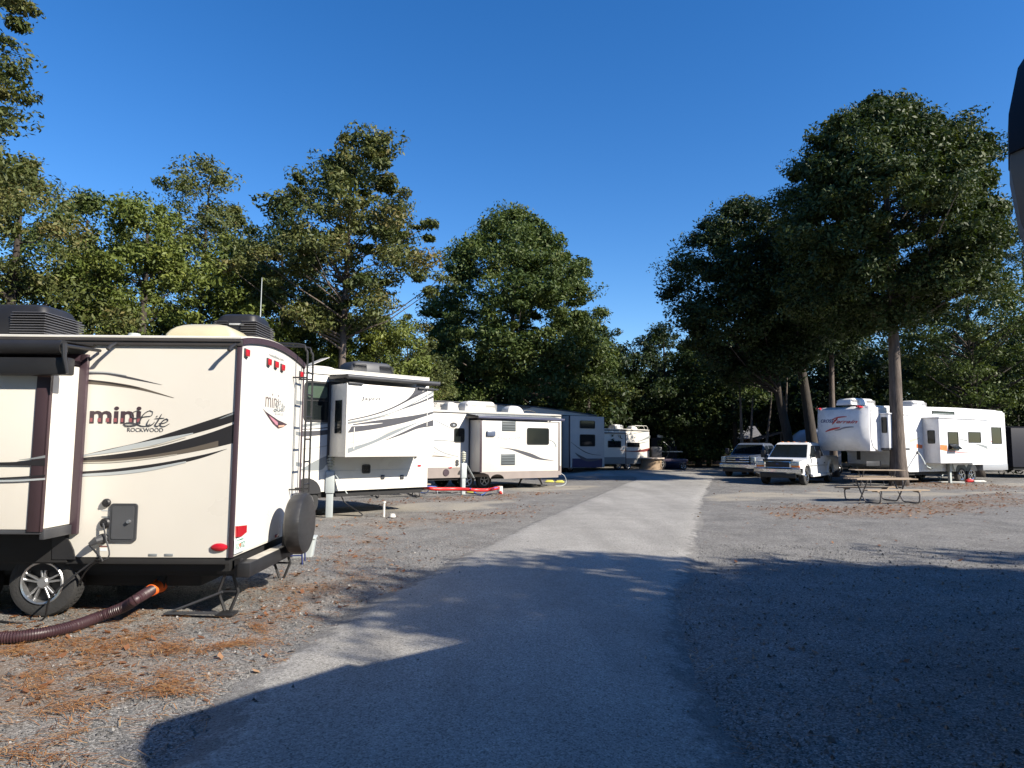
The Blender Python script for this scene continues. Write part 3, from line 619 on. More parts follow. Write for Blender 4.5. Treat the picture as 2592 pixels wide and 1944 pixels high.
# slide-out lower skirt and arch
q = F3.ys('E',[(1210,1320),(1985,1260)],SL3); 
b = MB(); x0 = F3.hit('E',1190,1300,1,0).x
b.box(c0.x,c1.x,SL3+.35,-.0,.68,.745); b.to('slide_support',chass,t3)
q = MB(); a0 = F3.hit('E',850,1260,1,SL3).x; a1 = F3.hit('E',1000,1300,1,SL3).x; a2 = F3.hit('E',1200,1300,1,SL3).x; zz = F3.hit('E',1600,1340,1,SL3).z
pts = [(c0.x-.02,.755),(c1.x,.755),(c1.x,zz),(a2,zz)]+[(a1+(a2-a1)*(.5+.5*math.cos(k*PI/8)),zz+.2*math.sin(k*PI/8)) for k in range(1,8)]+[(a1,zz+.02),(a1-.1,.64),(a0+.2,.71),(a0,.72)]
q.plate(pts,'y',SL3+.045,.04); q.to('lower_skirt_panel',taupe,s3)
for x in (1410,1760):
    b = MB(); h = F3.hit('E',x,1460,1,.2); s_ = 1 if x > 1500 else -1
    b.tube([(h.x-s_*.55,.2,.6),(h.x-s_*.15,.2,.34),(h.x,.2,.06)],[.05,.045,.04],8); b.box(h.x-.2,h.x+.2,.05,.35,0.005,.07,bev=.01); b.to('stabiliser_leg',blackp,t3)
b = MB(); b.tube([(.0,.3,.65),(.35,.2,.45),(.3,.0,.15),(-.1,-.2,.02),(-.5,-.2,.015)],.014,6,6); b.to('power_cable',greyp,t3)
h = F3.hit('E',575,260,1,1.1); h1 = F3.hit('E',1035,260,1,1.1); ac(t3,h.x,h1.x,.8,1.6,3.32,.5,white)
h = F3.hit('E',1210,310,1,1.1); h1 = F3.hit('E',1440,310,1,1.1); dome(t3,h.x,h1.x,.8,1.5,3.32,.38,white)
h = F3.hit('E',320,190,1,1.1); h1 = F3.hit('E',490,190,1,1.1); dome(t3,h.x,h1.x,.8,1.5,3.32,.42,cream)
b = MB(); x = F3.hit('E',1440,350,1,1.).x; b.tube([(x,1,3.4),(x+.3,1,3.5),(x+.7,1,3.48),(x+.9,1,3.4)],.03,6,4); b.to('roof_rail',dkgrey,t3)
# ================= tall trailer with a shaded bunk slide-out =================
d = ray(px('F',688,255)); Y = 48.; P = CAM+d*(Y/d.y); F4 = Fr((P.x+.2,P.y+.9),57)
t4 = thing(F4,'fifth_wheel_trailer','tall grey trailer in tree shade, two dark windows stacked on its bunk slide-out','travel trailer')
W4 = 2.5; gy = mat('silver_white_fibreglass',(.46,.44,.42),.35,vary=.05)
hl = F4.hit('E',170,205,1,0); hr = F4.hit('F',600,240,1,0)
zt = hl.z
n=14; sec=[]
xs_ = [hl.x-4, hl.x+2, F4.hit('E',1040,250,1,0).x, F4.hit('E',1650,290,1,0).x, F4.hit('E',2212,365,1,0).x, hr.x]
zs_ = [hl.z,hl.z,F4.hit('E',1040,250,1,0).z,F4.hit('E',1650,290,1,0).z,F4.hit('E',2212,365,1,0).z,hr.z]
rings = []
for x,z in zip(xs_,zs_): rings.append([Vector((x,0,.8)),Vector((x,0,z)),Vector((x,.3,z+.06)),Vector((x,W4-.3,z+.06)),Vector((x,W4,z)),Vector((x,W4,.8))])
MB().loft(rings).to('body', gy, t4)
b = MB()
b.tube([(x,-.02,z) for x,z in zip(xs_,zs_)],.04,6); b.to('roof_edge_trim', dkgrey, t4)
MB().box(xs_[0],hr.x-.1,.1,W4-.1,.5,.8).to('underbody',chass,t4)
c0 = F4.hit('F',285,260,1,-.9); c1 = F4.hit('F',688,255,1,-.9); zb = F4.hit('F',300,850,1,-.9).z
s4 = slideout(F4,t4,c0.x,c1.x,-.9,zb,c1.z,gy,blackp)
MB().box(c0.x-.04,c0.x+.05,-.915,-.85,zb,c1.z,bev=.01).to('corner_trim',maroon,s4)
win(F4,s4,'F',402,295,580,393,base=-.9,r=.1,fw=.04); win(F4,s4,'F',402,457,582,600,base=-.9,r=.1,fw=.04)
nav = mat('navy_vinyl',(.02,.025,.08),.3)
q = F4.ys('F',[(315,740),(665,740),(665,845),(315,845)],-.9); MB().plate(q,'y',-.9,.012).to('lower_panel',nav,s4)
sw(F4,s4,'F',[(300,545),(380,605),(470,660),(560,690),(650,700)],[(300,549),(380,615),(470,672),(560,697),(650,704)],vinyld,-.9)
sw(F4,s4,'F',[(345,670),(430,715),(520,748),(650,738)],[(345,673),(400,730),(500,775),(650,752)],vinyld,-.9,.012)
sw(F4,t4,'E',[(1430,280),(1620,290),(1560,310)],[(1430,320),(1500,318),(1560,314)],vinyld)
q = F4.hit('E',285,272,1,0); MB().box(q.x-.12,q.x+.1,-.02,0,q.z-.1,q.z+.1,bev=.01).to('roof_window',dkgrey,t4)
for x in (-3.2,-4.2): wheel(t4,x,.15,.4,.4,.24,-1,6,simple=True)
# ================= cream trailer with a dark red stripe =================
P = atY('F',1215,600,54.); F5 = Fr((P.x,P.y),57); W5 = 2.45
t5 = thing(F5,'travel_trailer','farthest cream trailer with dark red stripe, grey skirt and white rear ladder','travel trailer')
zt = F5.hit('F',1215,410,1,0).z; zs = F5.hit('F',1215,735,1,0).z; zb = F5.hit('F',1215,800,1,0).z
coach(t5,-9,0,W5,zs,zt,.08,cream); roof(t5,-9,0,W5,zt,.08)
MB().box(-9,0.01,.0,W5,zb,zs).to('skirt',mat('grey_skirt',(.2,.2,.19),.5,vary=.1),t5)
MB().box(-9,-.1,.1,W5-.1,.35,zb).to('underbody',chass,t5)
MB().box(-9,.02,-.03,0,zt-.1,zt-.03,bev=.01).to('roof_edge_trim',dkgrey,t5)
c1 = F5.hit('F',940,450,1,-.6); z1 = F5.hit('F',940,450,1,-.6).z; z0 = F5.hit('F',940,800,1,-.6).z
s5 = slideout(F5,t5,c1.x-4.5,c1.x,-.6,z0,z1,cream,maroon)
MB().box(c1.x-4.5,c1.x,-.61,-.59,z0,z0+.5).to('skirt',mat('grey_skirt',(0,0,0)),s5)
MB().box(c1.x-.06,c1.x+.02,-.62,-.56,z0,z1,bev=.01).to('corner_trim',maroon,s5)
MB().box(c1.x-4.5,c1.x+.05,-.66,-.5,z1,z1+.06,bev=.01).to('awning_rail',maroon,s5)
win(F5,s5,'F',730,533,885,612,base=-.6,r=.06,fw=.04); win(F5,t5,'F',953,553,1100,607,r=.06,fw=.04)
sw(F5,t5,'F',[(945,648),(1050,648),(1150,632),(1222,615)],[(945,657),(1050,664),(1150,662),(1222,650)],vinylr)
sw(F5,s5,'F',[(870,640),(905,645),(940,648)],[(870,642),(905,652),(940,658)],vinylr,-.6)
sw(F5,t5,'F',[(945,465),(1020,450),(1100,432),(1200,418)],[(945,475),(1020,458),(1100,440),(1200,430)],vinylg)
sw(F5,t5,'F',[(1080,540),(1150,510),(1222,470)],[(1080,546),(1150,526),(1222,502)],vinylg)
sw(F5,t5,'F',[(1090,560),(1150,548),(1200,540)],[(1090,570),(1150,558),(1200,544)],vinylg)
b = MB(); q = F5.hit('F',1225,400,0,.18)
for y in (.35,.75):
    b.tube([(-1.2,y,zt+.35),(0.05,y,zt+.35),(.18,y,zt+.2),(.18,y,zb+.2)],.02,6)
b.tube([(-1.2,.35,zt+.35),(-1.2,.35,zt+.05)],.02,6); b.tube([(-1.2,.35,zt+.35),(-1.2,.75,zt+.35)],.02,6)
la = b.to('ladder',white,t5)
for k in range(7): MB().tube([(.18,.35,zb+.4+.3*k),(.18,.75,zb+.4+.3*k)],.015,6).to('rung',white,la)
h = F5.hit('F',970,840,1,0)
for q in (h.x,h.x-1.0): wheel(t5,q,.15,.36,.36,.22,-1,6,simple=True)
h = F5.hit('F',790,360,1,1.); h1 = F5.hit('F',890,360,1,1.); ac(t5,h.x,h1.x,.8,1.6,zt+.05,.38,alup)
h = F5.hit('F',990,395,1,1.); h1 = F5.hit('F',1060,395,1,1.); dome(t5,h.x,h1.x,.8,1.5,zt+.05,.3,white)
# ================= white fifth wheel on the right =================
d = ray(px('H',1765,385)); t = (4.1-H)/d.z; F6 = Fr((d.x*t,d.y*t),62); W6 = 3.0
t6 = thing(F6,'fifth_wheel_trailer','long white fifth wheel behind the big tree, red and navy lettering on its raised nose','fifth wheel')
fw = mat('bright_white_fibreglass',(.74,.74,.75),.25,vary=.03)
Ln = F6.hit('H',110,305,1,0).x; zn = F6.hit('H',140,890,1,0).z; xk = F6.hit('P',560,300,1,0).x if 0 else Ln+2.9; ztop = 4.02
# body side profile extruded
prof = [(0,.95),(0,ztop+.02),(-1,ztop+.06),(-5,ztop+.08),(Ln+.5,ztop-.02),(Ln+.1,ztop-.1),(Ln-.1,ztop-.35),(Ln-.12,zn+.6),(Ln+.05,zn+.15),(Ln+.35,zn),(Ln+2.2,zn),(Ln+2.3,zn-.1),(Ln+2.3,1.0),(Ln+3,.62),(-5.5,.62),(-3.9,.62),(-3.9,.95)]
b = MB(); A = b.verts([Vector((x,.0,z)) for x,z in prof]); B = b.verts([Vector((x,W6,z)) for x,z in prof]); b.face(A); b.face(B[::-1]); n = len(prof)
for i in range(n): b.face((A[i],A[(i+1)%n],B[(i+1)%n],B[i]))
for f in b.b.faces: f.select = False
bmesh.ops.bevel(b.b, geom=[e for e in b.b.edges if abs(e.verts[0].co.y-e.verts[1].co.y) < .01 and (e.verts[0].co.z > 3.6 or e.verts[0].co.x < Ln+.3)], offset=.1, segments=3, affect='EDGES')
b.to('body', fw, t6)
# bulging nose cap
rings = []
for z,bu in ((zn+.02,.05),(zn+.25,.35),(zn+.7,.58),(zn+1.2,.62),(ztop-.5,.55),(ztop-.2,.38),(ztop-.06,.1)):
    ring = []
    for k in range(17):
        tt = k/16; ring.append(Vector((Ln-.08-bu*math.sin(PI*tt)**.45, .03+(W6-.06)*tt, z)))
    ring += [Vector((Ln+.3,W6-.03,z)),Vector((Ln+.3,.03,z))]; rings.append(ring)
b = MB(); b.loft(rings); b.to('nose_cap', fw, t6)
xf = Ln-.66
def capx(y,z):
    zs_=[zn+.02,zn+.25,zn+.7,zn+1.2,ztop-.5,ztop-.2]; bs=[.05,.35,.58,.62,.55,.38]; bu = float(np.interp(z,zs_,bs)); t_ = min(.995,max(.005,(y-.03)/(W6-.06)))
    return Ln-.08-bu*math.sin(PI*t_)**.45-.012
def nose(c,x,y): h = F6.hit(c,x,y,0,xf); return h.y,h.z
def nstroke(pts,w,m,nm='nose_lettering',c='O'):
    P = [Vector((*nose(c,*q),0)) for q in pts]; P = resample(catmull(P,4),14); b = MB(); R_=[]
    for i,p in enumerate(P):
        d = (P[min(i+1,13)]-P[max(i-1,0)]).normalized(); nn = Vector((-d.y,d.x,0))*w*(.35+.65*math.sin(PI*(i+.3)/14.3)); 
        f = lambda q,e: Vector((capx(q.x,q.y)+e,q.x,q.y)); a,cc = p+nn,p-nn; R_.append([f(a,-.004),f(cc,-.004),f(cc,.12),f(a,.12)])
    return b.loft(R_).to(nm,m,t6)
def ntext(s,c,x0,y0,x1,y1,m,shear):
    a = nose(c,x0,y1); b_ = nose(c,x1,y1); cc = nose(c,x0,y0)
    cu = bpy.data.curves.new('f','FONT'); cu.body = s; cu.shear = shear; cu.offset = .012; cu.extrude = .05; cu.resolution_u = 3
    o = bpy.data.objects.new('f',cu); COL.objects.link(o); bpy.context.view_layer.update()
    me = bpy.data.meshes.new_from_object(o.evaluated_get(bpy.context.evaluated_depsgraph_get())); bpy.data.objects.remove(o)
    X = [v.co.x for v in me.vertices]; Yv = [v.co.y for v in me.vertices]; X0,X1,Y0,Y1 = min(X),max(X),min(Yv),max(Yv)
    for v in me.vertices:
        u = (v.co.x-X0)/(X1-X0); q = (v.co.y-Y0)/(Y1-Y0)
        yy = a[0]+u*(b_[0]-a[0]); zz_ = a[1]+q*(cc[1]-a[1])+u*(b_[1]-a[1]); v.co = (capx(yy,zz_)+(.02 if v.co.z < 0 else -.004), yy, zz_)
    me.name = 'nose_lettering'; me.materials.clear(); me.materials.append(m); o = bpy.data.objects.new('nose_lettering',me); COL.objects.link(o); o.parent = t6
navy = mat('navy_lettering',(.02,.03,.15),.3); redv = mat('red_lettering',(.5,.06,.06),.3)
ntext('CROSS','O',310,385,650,460,navy,.25)
ntext('Terrain','O',630,395,1150,475,redv,.5)
nstroke([(610,390),(700,350),(820,325),(930,320)],.03,redv); nstroke([(740,345),(700,400),(650,460),(620,500)],.04,redv)
nstroke([(450,670),(560,630),(680,600),(800,575)],.05,redv,'nose_swoosh'); nstroke([(680,640),(780,625),(860,590),(980,565),(1080,560)],.035,mat('grey_lettering',(.15,.15,.2),.3),'nose_swoosh')
for (x,y) in ((285,140),(1265,85),(1415,90)):
    a = F6.hit('O',x,y,0,Ln-.2); MB().box(Ln-.5,Ln-.2,max(.3,min(W6-.3,a.y))-.05,max(.3,min(W6-.3,a.y))+.05,a.z-.04,a.z+.04,bev=.01).to('marker_lamp',redl,t6)
# slides
def hx(c,x,y,v=0.): return F6.hit(c,x,y,1,v)
for (ct,xl,xr,yt,yb,dep,nm,c) in ((0,215,330,415,845,-.5,'bedroom_slide_out','H'),(1,750,955,470,1045,-.75,'lounge_slide_out','H')):
    pass
a = hx('H',330,430,-.45); e = hx('H',342,850,-.45); xe = hx('H',430,430,-.45)
s_ = MB().box(a.x,a.x+1.7,-.45,.02,e.z,a.z,bev=.02).to('bedroom_slide_out',fw,t6)
MB().box(a.x-.03,a.x+1.75,-.5,.0,a.z,a.z+.06,bev=.01).to('slide_awning',fw,s_)
hw = F6.hit('H',262,560,0,a.x); window(s_,-.38,-.1,hw.z-.42,hw.z+.38,'x',a.x-.026,r=.05)
MB().box(a.x,a.x+1.7,-.44,0,e.z-.1,e.z,bev=.01).to('slide_floor',dkgrey,s_)
a = hx('H',955,480,-.85); e = hx('H',985,1040,-.85); x1 = -.75
x1 = hx('H',1560,600,-.85).x
s_ = MB().box(a.x,x1,-.85,.02,e.z+.0,a.z,bev=.02).to('lounge_slide_out',fw,t6)
MB().box(a.x-.05,x1+.05,-.9,.0,a.z,a.z+.07,bev=.01).to('slide_awning',fw,s_)
hw = F6.hit('H',853,710,0,a.x); window(s_,-.62,-.25,hw.z-.36,hw.z+.34,'x',a.x-.026,r=.05)
w_ = win(F6,s_,'H',1065,648,1205,880,base=-.85,r=.03,fw=.03,split=.3)
b = MB(); q = F6.ys('H',[(1075,800),(1240,860)],-.85)
b.loft([[Vector((q[0][0],y,z)),Vector((q[0][0]+.75,y,z)),Vector((q[0][0]+.75,y,z+.02)),Vector((q[0][0],y,z+.02))] for y,z in ((-.86,q[0][1]),(-1.15,q[1][1]-.02))]); b.to('open_sash',glassd,w_)
win(F6,s_,'H',1318,648,1478,785,base=-.85,r=.03,fw=.03)
win(F6,t6,'H',1603,590,1735,800,base=0,r=.03,fw=.03)
win(F6,t6,'H',870,388,1148,442,base=0,r=.02,fw=.02)
o_ = vinylo
q = F6.ys('H',[(975,808),(1060,815),(1060,888),(975,870)],-.85); MB().plate(q,'y',-.85,.004).to('orange_graphic',o_,s_)
q = F6.ys('H',[(680,800),(755,812),(755,855),(680,848)],0); MB().plate(q,'y',0,.004).to('orange_graphic',o_,t6)
sw(F6,s_,'H',[(1060,880),(1200,895),(1340,900)],[(1060,890),(1200,906),(1340,903)],redv,-.85)
sw(F6,s_,'H',[(1210,738),(1260,742),(1310,752)],[(1210,746),(1260,755),(1310,768)],vinylg,-.85)
sw(F6,s_,'H',[(1400,795),(1480,805),(1550,825)],[(1400,800),(1480,830),(1565,865)],vinylg,-.85)
sw(F6,t6,'H',[(1310,472),(1380,482),(1450,515)],[(1310,476),(1380,505),(1450,518)],vinylg)
sw(F6,t6,'H',[(1450,515),(1500,525),(1535,550)],[(1450,520),(1500,535),(1535,560)],vinylg)
sw(F6,t6,'H',[(1550,765),(1650,768),(1740,780)],[(1550,768),(1650,776),(1740,784)],redv)
sw(F6,t6,'H',[(1550,830),(1650,850),(1740,853)],[(1550,834),(1650,856),(1740,857)],redv)
sw(F6,t6,'H',[(370,520),(400,505),(425,498)],[(370,528),(400,513),(425,504)],vinylg)
sw(F6,t6,'H',[(370,545),(400,530),(425,520)],[(370,552),(400,537),(425,526)],vinylg)
sw(F6,t6,'H',[(590,745),(640,738),(720,720)],[(590,785),(640,770),(720,728)],vinyls)
MB().box(Ln,0,-.01,0,ztop-.3,ztop-.28).to('panel_seam',vinyll,t6)
q = F6.ys('H',[(50,1012),(245,1068)],0); a0 = F6.hit('P',730,115,1,0.); a1 = F6.hit('P',968,190,1,0)
MB().box(a0.x,a1.x,-.02,0,a1.z,a0.z,bev=.01).to('generator_vent',dkgrey,t6)
MB().box(Ln+2.4,-4.2,.15,W6-.1,.45,.62).to('underbody',chass,t6)
MB().box(-5.7,-.5,-.03,0,.95,1.02,bev=.01).to('fender_trim',fw,t6)
for x in (1245,1370):
    h = hx('H',x,1180,-.02)
    wheel(t6,h.x,.1,h.z if h.z > .3 else .42,.42,.24,-1,6,simple=True,rimm=chrome); wheel(t6,h.x,W6-.14,.42,.42,.24,1,6,simple=True)
    MB().plate([(h.x+.55*math.cos(a*PI/12),.6+.42*math.sin(a*PI/12)) for a in range(13)],'y',0,.008).to('wheel_arch',blackp,t6)
MB().box(-2.6,.03,-.02,.4,.62,.98,bev=.03).to('rear_bumper_cover',mat('grey_trim',(.3,.31,.33),.4),t6)
for y in (.3,W6-.3): MB().tube([(Ln+2.7,y,.8),(Ln+2.7,y,.03)],.05,8).to('landing_leg',galv,t6)
b = MB().tube([(Ln+1.1,W6/2,zn),(Ln+1.1,W6/2,zn-.45)],.09,8).to('king_pin',chass,t6)
h = F6.hit('G',1640,270,1,1.2); h1 = F6.hit('H',80,270,1,1.2); ac(t6,h.x,h1.x,.8,1.7,ztop+.03,.36,fw)
h = F6.hit('H',545,290,1,1.2); h1 = F6.hit('H',715,290,1,1.2); ac(t6,h.x,h1.x,.8,1.6,ztop+.03,.42,fw)
q = F6.hit('H',690,905,1,0.); b = MB().lathe([(.001,-.05),(.07,-.05),(.08,0),(.001,0)],(q.x,0,q.z),'y',12); b.to('power_inlet',dkgrey,t6)
b = MB(); P = [F6.M@Vector((q.x,-.06,q.z))]+[Vector(atY('H',x,y,Y)) for x,y,Y in ((735,940,35.),(775,1010,34.5),(830,1090,34.)) ]+[gnd('H',900,1185,.02)+Vector((0,-1,.3)),gnd('H',970,1240,.03),gnd('H',955,1255,.03),gnd('H',1065,1260,.03)]
b.tube(P,.03,6,5); c_ = b.to('shore_power_cable',greyp); tag(c_,'grey power cable drooping from the white fifth wheel to its power post','cable')
# ================= pickups =================
def pickup(fr, name, label, style):
    """local axes: x to the truck's left side as seen in the photo, y towards its tail, z up"""
    t = thing(fr,name,label,'pickup truck','pickup trucks in front of the fifth wheel'); hw = 1.04 if style == 0 else 1.05
    pm = wpaint if style == 0 else mat('silver_paint',(.11,.13,.18),.25,metal=.0,coat=.6,vary=.03)
    Lb = 6.5; wy = (1.05,4.95); hood = 1.17 if style == 0 else 1.22; t.scale = (1.07,1.07,1.07)
    def arch(y,r=.5): return [(y+r*math.cos(a),.48+r*math.sin(a)) for a in [PI*k/10 for k in range(11)]][::-1]
    def lower(x0,x1):
        prof = [(.14,.52)]+[(wy[0]-.5,.5)]+arch(wy[0])[1:-1]+[(wy[0]+.5,.5),(wy[1]-.5,.5)]+arch(wy[1])[1:-1]+[(wy[1]+.5,.5),(Lb,.62),(Lb,1.32),(4.3,1.34),(4.25,1.3),(1.6,hood),(.9,hood-.03),(.3,hood-.08),(.14,hood-.2)]
        b = MB(); A = b.verts([Vector((x0,y,z)) for y,z in prof]); B = b.verts([Vector((x1,y,z)) for y,z in prof]); b.face(A); b.face(B[::-1]); n = len(prof)
        for i in range(n): b.face((A[i],A[(i+1)%n],B[(i+1)%n],B[i]))
        return b
    b = lower(-hw+.03,hw-.03)
    bmesh.ops.bevel(b.b, geom=[e for e in b.b.edges if abs(e.verts[0].co.x-e.verts[1].co.x) < .01 and min(e.verts[0].co.z,e.verts[1].co.z) > .95], offset=.07, segments=3, affect='EDGES')
    bo = b.to('body',pm,t)
    # cab greenhouse
    zc = hood+.0; zr = 1.98 if style == 0 else 1.97; bw = hw-.06; tw = hw-.26
    def cab(ins,z0,z1,y):  # cross ring at height
        return [Vector((-ins,y[0],z0)),Vector((ins,y[0],z0)),Vector((ins,y[1],z0)),Vector((-ins,y[1],z0))]
    b = MB(); b.loft([cab(bw,zc-.05,0,(1.45,4.25)),cab(bw-.02,zc+.1,0,(1.6,4.22)),cab(tw+.02,zr-.08,0,(2.3,4.02)),cab(tw-.08,zr,0,(2.5,3.9))])
    bmesh.ops.bevel(b.b, geom=[e for e in b.b.edges if max(e.verts[0].co.z,e.verts[1].co.z) > zc+.05], offset=.05, segments=3, affect='EDGES')
    cb = b.to('cab',pm,t)
    def quad(nm,P,m,par,th=.012):
        b = MB(); P = [Vector(p) for p in P]; n = (P[1]-P[0]).cross(P[2]-P[0]).normalized()
        c = sum(P,Vector())/len(P); out = n if n.dot(c-Vector((0,3.,1.4))) > 0 else -n
        b.loft([[p-out*.02 for p in P],[p+out*th for p in P]]); return b.to(nm,m,par,auto=False)
    def lerp(a,b_,t): return a+(b_-a)*t
    # windshield
    def wsx(t): return lerp(bw-.02,tw+.02,t)
    def wsy(t): return lerp(1.6,2.3,t)
    def wsz(t): return lerp(zc+.1,zr-.08,t)
    quad('windscreen',[(-wsx(.0)+.1,wsy(.0)-.01,wsz(.0)),(wsx(.0)-.1,wsy(.0)-.01,wsz(.0)),(wsx(.94)-.08,wsy(.94)-.01,wsz(.94)),(-wsx(.94)+.08,wsy(.94)-.01,wsz(.94))],glassd,cb)
    for s in (-1,1):
        for y0,y1,y2,y3 in ((1.82,2.85,2.85,2.42),(2.97,3.95,3.82,2.97)):
            quad('side_window',[(s*wsx(.06),y0,wsz(.06)),(s*wsx(.06),y1,wsz(.06)),(s*wsx(.88),y2,wsz(.88)),(s*wsx(.88),y3,wsz(.88))],glassd,cb)
        for y in (1.72,2.9,4.1):
            MB().box(s*(hw-.032)-.004,s*(hw-.032)+.004,y-.006,y+.006,.62,hood-.02).to('door_seam',dkgrey,bo)
        for y in (2.72,3.9): MB().box(s*(hw-.02)-.02,s*(hw-.02)+.02,y-.09,y+.07,hood-.2,hood-.16,bev=.008).to('door_handle',blackp,bo)
        MB().box(s*(hw-.02)-.012,s*(hw-.02)+.012,1.6,4.4,.86,.9,bev=.004).to('rub_strip',vinylg,bo)
        q = MB(); q.box(s*(hw+.02)-.07,s*(hw+.02)+.07,1.62,4.4,.36,.5,bev=.03); q.to('running_board',pm,t)
        m = MB(); m.box(s*(hw+.24)-.11,s*(hw+.24)+.11,1.86,1.98,hood+.06,hood+.42,bev=.035); m.tube([(s*(hw-.1),1.9,hood+.1),(s*(hw+.2),1.92,hood+.15)],.025,6); m.tube([(s*(hw-.1),1.9,hood+.28),(s*(hw+.2),1.92,hood+.3)],.02,6); m.to('door_mirror',blackp,t)
        for y,rw in ((wy[0],.27),(wy[1],.27)):
            root = wheel(t,0,0,0,.41,rw,-1,8,simple=True,rimm=chrome); root.location = (s*(hw-.17),y,.41); root.rotation_euler = (0,0,s*PI/2)
        # flares
        f = MB(); ring = []
        for y,r,dx in ((wy[0],.5,.045),(wy[1],.5,.26 if style else .05)):
            f = MB(); rr = []
            for k in range(11):
                a = PI*k/10; c,q = math.cos(a),math.sin(a)
                rr.append([Vector((s*(hw-.1),y+c*r,.48+q*r)),Vector((s*(hw-.03+dx),y+c*r,.48+q*r)),Vector((s*(hw-.03+dx*.6),y+c*(r+.1),.48+q*(r+.16))),Vector((s*(hw-.1),y+c*(r+.12),.48+q*(r+.2)))])
            f.loft(rr); f.to('wheel_flare',pm,t)
    # front
    if style == 0:
        MB().box(-.62,.62,.1,.2,.78,1.11,bev=.03).to('grille_surround',chrome,t)
        g = MB(); g.box(-.54,.54,.085,.15,.82,1.07,bev=.02); g = g.to('grille',blackp,t)
        for k in range(1): MB().box(-.5,.5,.075,.1,.955,.975,bev=.004).to('grille_bar',dkgrey,g)
        MB().box(-.07,.07,.07,.1,.94,.99,bev=.015).to('emblem',mat('blue_badge',(.02,.05,.2),.3),g)
        for s in (-1,1):
            h = MB().box(s*.79-.17,s*.79+.18,.09,.25,.9,1.1,bev=.03).to('headlight',mat('lamp_glass',(.45,.5,.5),.08,metal=.3),t)
            MB().box(s*.79-.18,s*.79+.18,.095,.24,.82,.925,bev=.02).to('turn_signal',amber,h)
        MB().box(-.66,.66,.04,.3,1.1,1.19,bev=.03).to('bug_deflector',blackp,t)
        q = MB(); q.loft([[Vector((x,y+.1*abs(x/1.05)**3,z)) for y,z in ((.0,.55),(-.06,.6),(-.06,.74),(.0,.78),(.2,.78),(.2,.55))] for x in (-1.06,-.85,-.5,0,.5,.85,1.06)]); q.to('bumper',chrome,t)
        MB().box(-.8,.8,.05,.3,.34,.56,bev=.04).to('air_dam',blackp,t)
        for x in (-.55,-.28,0,.28,.55): MB().box(x-.05,x+.05,2.55,2.62,zr-.0,zr+.035,bev=.01).to('roof_marker_lamp',amber,cb)
    else:
        g = MB().box(-.72,.72,.06,.2,.78,1.2,bev=.05).to('grille',blackp,t)
        for z in (.88,1.02,1.14): MB().box(-.66,.66,.035,.09,z-.03,z+.03,bev=.015).to('grille_bar',chrome,g)
        MB().box(-.12,.12,.02,.06,.95,1.05,bev=.03).to('emblem',mat('blue_badge',(0,0,0)),g)
        for s in (-1,1): MB().box(s*.85-.13,s*.85+.13,.08,.25,.84,1.16,bev=.03).to('headlight',mat('lamp_glass',(0,0,0)),t)
        q = MB(); q.loft([[Vector((x,y+.1*abs(x/1.05)**3,z)) for y,z in ((.0,.5),(-.06,.56),(-.06,.72),(.0,.76),(.2,.76),(.2,.5))] for x in (-1.07,-.85,-.5,0,.5,.85,1.07)]); q.to('bumper',chrome,t)
        MB().box(-.9,.9,.04,.3,.3,.5,bev=.04).to('air_dam',blackp,t)
    MB().box(-.85,.85,.3,6.3,.42,.62).to('underbody',chass,t)
    MB().box(-.3,.3,Lb-.05,Lb+.15,.5,.66,bev=.02).to('tow_hitch',chass,t)
    return t
p = gnd('G',545,1300); q = gnd('G',1120,1318); mid = (p+q)/2
FP = Fr((mid.x-.05,mid.y),130); 
pickup(FP,'pickup_truck','white pickup with chrome bumper, dark bug deflector and amber lamps, nearest the road',0)
q = gnd('G',390,1215); FQ = Fr((q.x-.1,q.y+.6),128)
pickup(FQ,'pickup_truck','silver-blue pickup with flared rear wheels, half hidden behind the white pickup',1)
# ================= picnic tables =================
wood = mat('weathered_boards',(.36,.28,.2),.7,vary=.25,vscale=6.,bump=.3,bscale=30.,stretch=(.3,6,6))
pipe = mat('painted_pipe',(.15,.14,.14),.45,metal=.3,vary=.3)
def table(fr,label):
    t = thing(fr,'picnic_table',label,'picnic table','steel framed picnic tables'); L = 2.3
    b = MB()
    for k in range(5): b.box(-L/2+rnd.uniform(-.012,.012),L/2,-.38+k*.153,-.24+k*.153,.78+rnd.uniform(-.004,.004),.82,bev=.006,seg=1)
    b.to('table_top',wood,t)
    for s in (-1,1):
        b = MB()
        for k in range(2): b.box(-L/2,L/2,s*.77-.13+k*.135,s*.77-.005+k*.135,.44,.48,bev=.006,seg=1)
        b.to('bench',wood,t)
        MB().box(-.8,-.72,s*.77-.14,s*.77+.14,.4,.44).to('batten',wood,t); MB().box(.72,.8,s*.77-.14,s*.77+.14,.4,.44).to('batten',wood,t)
    for x in (-.72,.72):
        for s in (-1,1):
            b = MB(); b.tube([(x-s*.03,-s*.36,.76),(x-s*.03,-s*.2,.5),(x-s*.03,s*.05,.12),(x-s*.03,s*.16,.03),(x-s*.03,s*.35,.03),(x-s*.03,s*.72,.03),(x-s*.03,s*.86,.06),(x-s*.03,s*.9,.2),(x-s*.03,s*.88,.38),(x-s*.03,s*.62,.42)],.024,8,4); b.to('leg',pipe,t)
        MB().tube([(x,-.36,.77),(x,.36,.77)],.022,8).to('cross_bar',pipe,t)
    return t
def copy_tree(o,label,loc,rz,parent=None):
    c = o.copy(); COL.objects.link(c); c.parent = parent
    if parent is None: c.location = loc; c.rotation_euler = (0,0,rz); c['label'] = label
    for ch in o.children: copy_tree(ch,None,None,None,c)
    return c
c = gnd('P',1050,800); FT = Fr((c.x+.05,c.y+.35),82)
tb = table(FT,'nearest picnic table with weathered board top standing on brown leaves beside the road')
